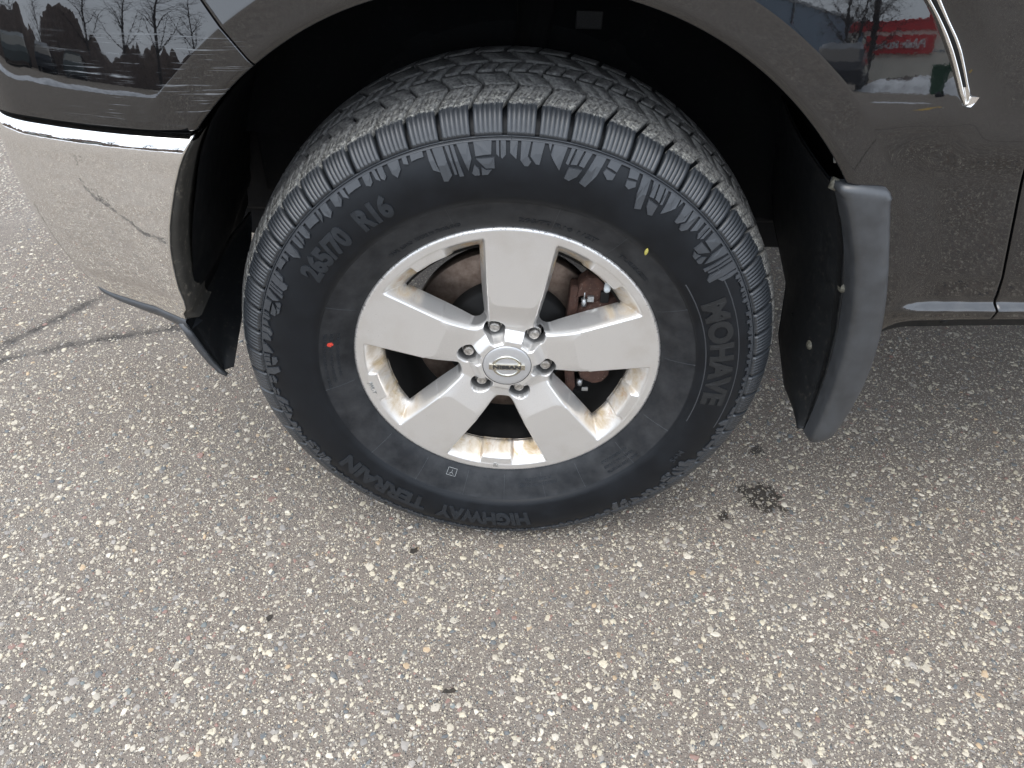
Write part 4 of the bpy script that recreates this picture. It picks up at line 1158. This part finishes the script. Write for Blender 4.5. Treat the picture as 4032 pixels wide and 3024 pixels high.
    s.set(Base_Color=col, Roughness=s.ma('SUBTRACT', .88, s.ma('MULTIPLY', oil, .45)), Specular_IOR_Level=.3, Normal=s.bump(h, .9, .0022))
    return s.m
M['ground'] = m_ground()
bm = bmesh.new()
me = mesh_from('ground', [(-500, -500, 0), (500, -500, 0), (500, 500, 0), (-500, 500, 0)], [(0, 1, 2, 3)], False)
tag(obj('ground', me, M['ground']), kind='structure')

# ---- exposed stone chips set in the asphalt
def chips():
    VV = []; FF = []; CC = []; off = 0
    def scatter(n, r0, r1, pw, prot, K, fade=0.0):
        """angular chips: an irregular K-sided outline with a bevelled, slightly tilted top"""
        nonlocal off
        y = rng.uniform(-.62, 1.15, int(n*1.6))
        dens = np.interp(y, [-.62, .2, .7, 1.15], [1, 1, .75-fade*.4, .45-fade*.4]); y = y[rng.random(len(y)) < dens][:n]
        half = np.interp(y, [-.62, -.4, .0, .5, 1.15], [.80, .86, 1.02, 1.35, 1.45]); x = rng.uniform(-1, 1, len(y))*half
        P_ = np.stack([x, y], -1)
        keep = ~((y > .36) & (np.abs(x-.1) < .35))
        dc = np.minimum(dist_poly(P_, CR1), dist_poly(P_, CR2)); keep &= (dc > .011) | (rng.random(len(y)) < .3)
        P_ = P_[keep]; n = len(P_)
        r = r0+(r1-r0)*rng.random(n)**pw
        ang = (np.arange(K)[None]+rng.uniform(-.38, .38, (n, K)))*2*math.pi/K+rng.uniform(0, 6.28, (n, 1))
        rad = r[:, None]*rng.uniform(.66, 1.22, (n, K)); el = rng.uniform(.45, 1.0, n); a = rng.uniform(0, 6.28, n)
        ox, oy = rad*np.cos(ang), rad*np.sin(ang)*el[:, None]
        ca, sa = np.cos(a)[:, None], np.sin(a)[:, None]; ox, oy = ox*ca-oy*sa, ox*sa+oy*ca
        h = prot*rng.uniform(.45, 1.15, n)
        tx, ty = rng.uniform(-.16, .16, (n, 1)), rng.uniform(-.16, .16, (n, 1))
        rings = []
        for sc_, zz_ in (((1.04, -.0006), (1.0, .45), (.74, 1.0)) if K > 5 else ((1.05, -.0005), (.80, 1.0))):
            zx = (h[:, None]*zz_ if zz_ > 0 else zz_)+(tx*ox+ty*oy)*sc_*(1 if zz_ > 0 else 0)
            jx = rng.uniform(-.08, .08, (n, K))*r[:, None] if sc_ < 1 else 0
            rings.append(np.stack([ox*sc_+jx+P_[:, :1], oy*sc_+jx*.7+P_[:, 1:], zx+0*ox], -1))
        G = np.concatenate(rings, 1)                          # n, 3K, 3
        f = []; NR = len(rings)
        for q in range(NR-1):
            for k in range(K):
                b = (k+1) % K; f += [(q*K+k, q*K+b, (q+1)*K+b), (q*K+k, (q+1)*K+b, (q+1)*K+k)]
        for k in range(1, K-1): f.append(((NR-1)*K, (NR-1)*K+k, (NR-1)*K+k+1))
        F = np.array(f)[None]+(np.arange(n)*NR*K)[:, None, None]
        pal = np.array([(.60, .53, .395), (.52, .46, .36), (.68, .615, .50), (.47, .42, .34), (.34, .31, .275), (.24, .225, .21), (.10, .115, .125), (.27, .15, .12), (.50, .36, .22), (.14, .165, .165)])
        pr_ = np.array([.19, .19, .09, .17, .13, .08, .065, .040, .02, .03]); pr_ /= pr_.sum()
        c = pal[rng.choice(len(pal), n, p=pr_)]*rng.uniform(.84, 1.14, (n, 1))
        for (sx, sy, sr) in STAINS:
            dd = np.hypot(P_[:, 0]-sx, P_[:, 1]-sy); wet = (dd < sr*1.0); c[wet] *= .62
        VV.append(G.reshape(-1, 3)); FF.append(F.reshape(-1, 3)+off); CC.append(np.repeat(c, NR*K, 0)); off += n*NR*K
    scatter(420, .0060, .0086, 1.0, .0015, 7)
    scatter(8800, .0034, .0062, 1.5, .0013, 6)
    scatter(42000, .0016, .0034, 1.3, .0010, 5)
    scatter(80000, .0009, .0019, 1.1, .0007, 4, 1.0)
    V = np.concatenate(VV); F = np.concatenate(FF); C = np.concatenate(CC)
    me = mesh_from('asphalt_chips', V, F, False)
    at = me.color_attributes.new('stone', 'FLOAT_COLOR', 'POINT'); at.data.foreach_set('color', np.concatenate([C, np.ones((len(C), 1))], 1).ravel().astype(np.float32))
    return me
def m_stone():
    s = NT('stone_chip'); p = s.pos(); a = s.n('ShaderNodeVertexColor'); a.layer_name = 'stone'
    n = s.noise(p, 900, 3, .6); n2 = s.noise(p, 260, 4, .6)
    c = s.mix(s.rg(n, .3, .7, 0, .35), a.outputs[0], (.22, .20, .17))
    film = s.rg(n2, .48, .72, 0, .5); c = s.mix(film, c, (.225, .19, .155))
    s.set(Base_Color=c, Roughness=.62, Specular_IOR_Level=.45, Normal=s.bump(n, .5, .0004)); return s.m
tag(obj('asphalt_chips', chips(), m_stone()), 'cream, tan, slate and reddish stone chips standing out of the worn asphalt', 'gravel', kind='stuff')

# ---- little things lying about
def flake(name, loc, pts, h, mat, label, cat, rot=(0, 0, 0), group=None):
    bm = bmesh.new(); c = Vector((0, 0, h))
    vs = [bm.verts.new((x, y, 0)) for x, y in pts]; vt = [bm.verts.new((x*.85, y*.85, h*(.6+.4*((k*37) % 5)/5))) for k, (x, y) in enumerate(pts)]
    n = len(pts)
    for k in range(n): bm.faces.new((vs[k], vs[(k+1) % n], vt[(k+1) % n], vt[k]))
    bm.faces.new(vt); bm.faces.new(vs[::-1])
    bmesh.ops.recalc_face_normals(bm, faces=bm.faces); me = D.meshes.new(name); bm.to_mesh(me); bm.free()
    return tag(obj(name, me, mat, None, loc, rot), label, cat, group)
M['leafdark'] = simple('rotten_leaf', (.030, .024, .018), .7, nscale=300, amt=.5)
M['seed'] = simple('yellow_seed', (.32, .28, .06), .5, nscale=500, amt=.3)
M['leafbrown'] = simple('dry_leaf', (.40, .20, .07), .7, nscale=400, amt=.4)
flake('leaf_scrap', (-.153, -.053, .0012), [(-.009, -.002), (-.004, .005), (.003, .003), (.009, .006), (.006, -.003), (-.002, -.006)], .0022, M['leafdark'], 'small dark curled leaf scrap lying on the asphalt below the tyre', 'leaf', (.1, .1, .4))
flake('leaf_scrap', (-.071, -.299, .0012), [(-.012, -.003), (-.007, .003), (-.001, .000), (.006, .004), (.011, -.001), (.003, -.004)], .0018, M['leafdark'], 'flat black scrap of rotten leaf on the asphalt near the bottom middle', 'leaf', (0, .05, .1))
flake('leaf_scrap', (-.365, -.189, .0012), [(-.007, -.002), (-.002, .005), (.004, .003), (.007, -.002), (.001, -.005)], .0018, M['leafdark'], 'tiny dark leaf crumb on the asphalt at the lower left', 'leaf', (.05, 0, 1.2))
q = (.2681*math.sin(R(38.8)), -.0305, .2681*math.cos(R(38.8))+HUB)
o = obj('seed_husk', lathe('seed_husk', [(0, -.0045), (.0017, -.003), (.0024, 0), (.0018, .003), (0, .005)], 10), M['seed'], None, q, (R(60), R(20), 0)); tag(o, 'tiny yellow seed husk stuck to the tyre sidewall above the rim', 'seed')
flake('leaf_scrap', (.0385, .028, HUB+.5155), [(-.007, -.002), (-.003, .004), (.003, .003), (.007, 0), (.002, -.004), (-.004, -.004)], .002, M['leafbrown'], 'small orange brown leaf bit caught at the top of the wheel arch', 'leaf', (R(60), 0, 0))
# ------------------------------------------------------------------ what the paint and chrome mirror: the far side of the car park
def polar(azd, dist, z=0.0):
    a = R(azd); return Vector((.4+dist*math.sin(a), -.05-dist*math.cos(a), z))
M['cream'] = simple('cream_block_wall', (.84, .80, .70), .85, amt=.08, nscale=.7)
M['redp'] = simple('red_parapet', (.66, .065, .065), .6, amt=.1, nscale=2)
M['greyw'] = simple('grey_metal_wall', (.23, .30, .38), .7, amt=.08, nscale=.5)
M['signw'] = simple('white_letters', (.8, .8, .8), .6)
M['bark'] = simple('dark_bark', (.055, .048, .044), .9, amt=.4, nscale=20)
M['twig'] = simple('brown_twigs', (.10, .075, .062), .9, amt=.4, nscale=6)
M['snow'] = simple('old_snow', (.72, .74, .77), .8, amt=.25, nscale=3, bump=.6, bscale=12)
M['binp'] = simple('green_bin_plastic', (.015, .075, .035), .5)
M['yline'] = simple('yellow_line', (.55, .36, .08), .8, amt=.4, nscale=40)
M['cardark'] = simple('dark_car_paint', (.008, .011, .016), .15, 0, 1.5)
M['cargreen'] = simple('pale_car_paint', (.045, .060, .060), .2, 0, 1.5)
def wallbox(name, a, b, depth, z0, z1, mat, parent=None, out=0.0):
    a, b = Vector(a), Vector(b); d = (b-a); d.z = 0; l = d.length; d.normalize(); n = Vector((-d.y, d.x, 0))
    if n.dot(Vector((0, 0, 0))-a) > 0: n = -n      # n points away from the car park
    V = []
    for q in (a, b):
        for k in (-out, depth):
            for z in (z0, z1): V.append(tuple(q+n*k+Vector((0, 0, z))))
    F = [(0, 1, 3, 2), (4, 6, 7, 5), (0, 4, 5, 1), (2, 3, 7, 6), (1, 5, 7, 3), (0, 2, 6, 4)]
    return obj(name, mesh_from(name, V, F, False), mat, parent)
A, B_ = polar(22.5, 84), polar(48, 72)
BL = empty('storage_building', (0, 0, 0)); tag(BL, 'cream storage building with red parapet and red sign, mirrored in the fender', 'building')
wallbox('wall', A, B_, 22, 0, 4.40, M['cream'], BL); wallbox('parapet', A, B_, 22, 4.40, 5.20, M['redp'], BL, .15)
wallbox('coping', A, B_, 22, 5.20, 5.32, M['redp'], BL, .25)
wallbox('trim_band', A, B_, 1, 2.62, 2.72, M['greyw'], BL, .05)
S1, S2 = A.lerp(B_, .145), A.lerp(B_, .345)
SG = wallbox('sign_panel', S1, S2, .2, 2.45, 4.05, M['redp'], BL, .35)
me = text_mesh('Public Storage', 1.15, .08, .02); V = mesh_V(me).copy(); wd = V[:, 0].max()-V[:, 0].min()
d = (S2-S1).normalized(); nn = Vector((-d.y, d.x, 0)); nn = -nn if nn.dot(-S1) < 0 else nn
mid = S1.lerp(S2, .5)+nn*.42; mid.z = 3.25
# letters read left to right for somebody standing in the car park
rightv = Vector((nn.y*-1, nn.x, 0)); rightv = rightv if rightv.dot(d) < 0 else -rightv
if Vector((0, 0, 1)).cross(nn).dot(rightv) < 0: rightv = -rightv
sc_ = (S2-S1).length*.80/wd
V2 = np.array([tuple(mid+rightv*(x*sc_)+Vector((0, 0, 1))*(y*sc_)+nn*z) for x, y, z in V]); set_V(me, V2)
obj('lettering', me, M['signw'], BL)
for f in (.12, .62, .75, .88): q1, q2 = A.lerp(B_, f), A.lerp(B_, f+.006); wallbox('downpipe', q1, q2, .1, 0, 4.35, M['greyw'], BL, .12)
G1, G2 = polar(10, 38), polar(24.2, 80)
GB = empty('grey_warehouse', (0, 0, 0)); tag(GB, 'long plain grey-blue warehouse wall left of the storage building, mirrored in the fender', 'building')
wallbox('wall', G1, G2, 20, 0, 5.3, M['greyw'], GB); wallbox('coping', G1, G2, 20, 5.3, 5.5, M['cardark'], GB, .1)
wallbox('downpipe', G1.lerp(G2, .5), G1.lerp(G2, .505),   .1, 0, 5.3, M['cardark'], GB, .12)
# trees
def tree_mesh(seed, height, droop=0.0, spread=1.0):
    r_ = random.Random(seed); V = []; F = []; TV = []; TF = []
    def seg(p, q, r0, r1, n, V, F):
        t = (q-p).normalized(); a = t.cross(Vector((.31, .2, .9))).normalized(); b = t.cross(a); k = len(V)
        for c, rr in ((p, r0), (q, r1)):
            for i in range(n):
                an = 2*math.pi*i/n; V.append(tuple(c+(a*math.cos(an)+b*math.sin(an))*rr))
        for i in range(n): F.append((k+i, k+(i+1) % n, k+n+(i+1) % n, k+n+i))
    def line(p, d, ln, r, n, wob, up, V, F, sides):
        pts = [p]
        for i in range(n):
            d = (d+Vector((r_.uniform(-wob, wob), r_.uniform(-wob, wob), up+r_.uniform(-wob, wob)*.5))).normalized(); q = p+d*(ln/n)
            seg(p, q, r*(1-.8*i/n), r*(1-.8*(i+1)/n), sides, V, F); pts.append(q); p = q
        return pts
    stems = 1 if not droop else 3
    for s_ in range(stems):
        d0 = Vector((r_.uniform(-.22, .22)*(stems > 1), r_.uniform(-.22, .22)*(stems > 1), 1))
        tr = line(Vector((0, 0, 0)), d0, height, height*.014, 9, .10, .15, V, F, 5)
        for i, q in enumerate(tr[2:], 2):
            for c in range(4 if stems == 1 else 2):
                an = r_.uniform(0, 6.28); f = i/len(tr); ln = height*.36*(1.15-f)*r_.uniform(.6, 1.2)*spread
                lb = line(q, Vector((math.cos(an), math.sin(an), r_.uniform(.35, 1.0))), ln, height*.0050*(1.2-f), 4, .22, .10, V, F, 3)
                for m_ in lb[1:]:
                    for c2 in range(3):
                        an2 = r_.uniform(0, 6.28)
                        tw = line(m_, Vector((math.cos(an2), math.sin(an2), r_.uniform(-.2, .8))), ln*.42*r_.uniform(.6, 1.2), .012, 3, .3, -droop, TV, TF, 3)
                        for t_ in tw[1:]:
                            an3 = r_.uniform(0, 6.28); line(t_, Vector((math.cos(an3), math.sin(an3), r_.uniform(-.3, .7))), ln*.20, .007, 2, .3, -droop, TV, TF, 3)
    return V, F, TV, TF
_tm = {}
def tree(name, seed, height, loc, label, group=None, droop=0.0, spread=1.0):
    key = (seed, droop)
    if key not in _tm:
        V, F, TV, TF = tree_mesh(seed, 10.0, droop, spread); _tm[key] = (mesh_from('trunk', V, F), mesh_from('crown', TV, TF, False))
    e = empty(name, loc, None, (0, 0, seed*1.3+height)); e.scale = (height/10,)*3; tag(e, label, 'tree', group)
    obj('trunk', _tm[key][0], M['bark'], e); obj('crown', _tm[key][1], M['twig'], e)
    return e
tree('bare_tree', 3, 9.5, polar(24.4, 44), 'tall bare tree with drooping twigs, mirrored before the red parapet', droop=.25)
tree('bare_tree', 8, 8.5, polar(26.2, 47), 'smaller bare multi-stemmed tree right of the taller one, mirrored in the fender', droop=.25)
lt = [(-66, 30, 8, 5, .45), (-59, 36, 7, 9, .4), (-50, 28, 10, 5, .55), (-43, 30, 11, 9, .5), (-74, 33, 8, 12, .5), (-36, 26, 11, 12, .5), (-29, 28, 9, 5, .45)]
nmz = ['leftmost but one bare tree', 'short bare tree beside the gap', 'broad bare tree over the parked cars', 'slim bare tree behind the last car', 'bare tree behind the first car', 'bare tree nearest the road', 'bare tree at the far end of the row']
for (az_, ds, h, sd, sp), nmn in zip(lt, nmz):
    tree('bare_tree', sd, h, polar(az_, ds), nmn+' mirrored in the bumper corner', 'bare trees mirrored in the bumper corner')
# undergrowth masses
def mound(name, a, b, wid, h, mat, seed, n=120, m=10, rough=.5, **tg):
    a, b = Vector(a), Vector(b); d = (b-a); l = d.length; d.normalize(); nrm = Vector((-d.y, d.x, 0)); V = []
    for i in range(n):
        f = i/(n-1)
        hh = h*(.62+.7*mnoise.noise(Vector((f*l*.22, seed, 0)))+.35*mnoise.noise(Vector((f*l*.8, seed, 3)))); hh = max(.05, hh)*min(1, f*12, (1-f)*12)
        for j in range(m):
            t = j/(m-1)*2-1; prf = (1-t*t)**.7
            nz_ = mnoise.noise(Vector((f*l*1.5, t*3, seed)))*rough*.35*hh+mnoise.noise(Vector((f*l*5, t*8, seed)))*.08*hh
            q = a+d*(f*l)+nrm*(t*wid*(.8+.3*mnoise.noise(Vector((f*l*.5, seed, 9))))); V.append((q.x, q.y, max(0, hh*prf+nz_*prf)+(.0 if 0 < j < m-1 else -.02)))
    return tag(obj(name, mesh_from(name, V, grid_faces(n, m)), mat), **tg)
mound('snow_bank', polar(25.5, 30), polar(50, 24.5), 1.0, .85, M['snow'], 4, label=None, kind='stuff')
mound('snow_patch', polar(27, 15.6), polar(31, 15.0), .28, .07, M['snow'], 8, kind='stuff')
mound('undergrowth', polar(26.5, 45), polar(50, 40), 1.3, .6, M['twig'], 12, kind='stuff', rough=1.4)
mound('snow_bank', polar(-95, 14.5), polar(-28, 16), .8, .30, M['snow'], 16, kind='stuff')
mound('undergrowth', polar(-95, 38), polar(-25, 34), 2.6, 4.2, M['twig'], 19, kind='stuff', rough=1.6)
# wheeled bin
def bin_(loc, rz):
    e = empty('wheeled_bin', loc, None, (0, 0, rz)); e.scale = (.42, .6, .95); tag(e, 'dark green wheeled bin standing in the snow, mirrored beside the vent trim', 'bin')
    V = []; F = []
    for z, hw, hd in ((.12, .22, .25), (.95, .29, .36), (.98, .31, .38), (1.0, .31, .38)):
        k = len(V)
        for a, b in ((-1, -1), (1, -1), (1, 1), (-1, 1)): V.append((a*hw, b*hd, z))
        if k: F += [(k-4+i, k-4+(i+1) % 4, k+(i+1) % 4, k+i) for i in range(4)]
    F.append((3, 2, 1, 0)); obj('bin_body', mesh_from('bin_body', V, F, False), M['binp'], e)
    bm = bmesh.new(); box_bm(bm, -.32, .32, -.41, .37, 1.0, 1.06, .02); obj('lid', bm_mesh('lid', bm), M['binp'], e)
    for x in (-.27, .27): obj('wheel', lathe('wheel', [(.01, -.02), (.12, -.02), (.12, .03), (.01, .03)], 20), M['cardark'], e, (x, .25, .12), (0, 0, R(90)))
    obj('handle', tube('handle', [(-.25, .44, .98), (.25, .44, .98)], .016, 8), M['binp'], e)
q = polar(31.3, 23); bin_(q, R(-30))
# parked cars
def carmesh():
    V = []; xs = [-2.2, -2.12, -1.6, -.9, -.55, -.1, .9, 1.55, 2.05, 2.25]; top = [.62, .78, .88, .96, 1.15, 1.48, 1.50, 1.32, .95, .70]; hw = [.72, .80, .86, .88, .80, .70, .70, .74, .84, .76]
    for x, t, h in zip(xs, top, hw):
        for (y, z) in ((-.86, .28), (-.90, .55), (-.88, .86 if t > .9 else t*.97), (-h, t*.97 if t > .9 else t), (-h*.8, t), (h*.8, t), (h, t*.97 if t > .9 else t), (.88, .86 if t > .9 else t*.97), (.90, .55), (.86, .28)): V.append((x, y, z))
    F = [tuple(f) for f in grid_faces(len(xs), 10)]+[tuple(range(9, -1, -1)), tuple((len(xs)-1)*10+k for k in range(10))]
    return mesh_from('car_body', V, F, False)
cb = carmesh(); cw = lathe('car_wheel', [(.01, -.02), (.20, -.02), (.22, -.06), (.33, -.05), (.34, .0), (.34, .14), (.01, .14)], 28)
def winmesh():
    V = []; F = []
    for s_ in (-1, 1):
        k = len(V); V += [(-.85, s_*.872, .93), (1.50, s_*.86, .93), (1.20, s_*.745, 1.38), (-.12, s_*.735, 1.40)]; F.append((k, k+1, k+2, k+3))
    k = len(V); V += [(-.90, -.74, .99), (-.90, .74, .99), (-.16, .62, 1.46), (-.16, -.62, 1.46)]; F.append((k, k+1, k+2, k+3))
    return mesh_from('car_window', V, F, False)
wm = winmesh(); lm = lathe('headlight', [(.0, -.03), (.08, -.02), (.1, .0), (.09, .05)], 14)
def parked(loc, rz, mat, label, group=None, sc=1.0):
    e = empty('parked_car', loc, None, (0, 0, rz)); e.scale = (sc, sc, sc); tag(e, label, 'car', group)
    b = D.objects.new('car_body', cb.copy()); COL.objects.link(b); b.data.materials.clear(); b.data.materials.append(mat); b.parent = e
    obj('car_window', wm.copy(), M['glass'], e)
    for x in (-1.4, 1.4):
        for s_ in (-1, 1):
            o = obj('car_wheel', cw, M['rubber_lug'], e, (x, s_*.86, .34)); o.rotation_euler = (0, 0, 0 if s_ < 0 else math.pi)
    for s_ in (-1, 1): o = obj('headlight', lm, M['steel'], e, (-2.16, s_*.62, .66)); o.rotation_euler = (0, 0, R(-90))
parked(polar(24.0, 31), R(118), M['cardark'], 'dark blue truck-like car parked by the bare trees, mirrored under the arch crease', sc=1.2)
lab = ['pale grey-green car, nearest the front corner of the bumper reflection', 'grey-green car in the middle of the mirrored parked row', 'grey-green car at the end of the mirrored parked row']
for k, (azd, ds) in enumerate(((-66, 25), (-59.5, 26), (-53, 27))): parked(polar(azd, ds), R(30+k*8), M['cargreen'] if k != 1 else M['cardark'], lab[k], 'parked cars mirrored in the bumper corner')
# painted bay line
a, b = polar(31.6, 11.0), polar(30.6, 7.9); d = (b-a).normalized(); n_ = Vector((-d.y, d.x, 0))*.05
tag(obj('parking_line', mesh_from('parking_line', [tuple(a-n_+Vector((0, 0, .004))), tuple(a+n_+Vector((0, 0, .004))), tuple(b+n_+Vector((0, 0, .004))), tuple(b-n_+Vector((0, 0, .004)))], [(0, 1, 2, 3)], False), M['yline']), kind='structure')
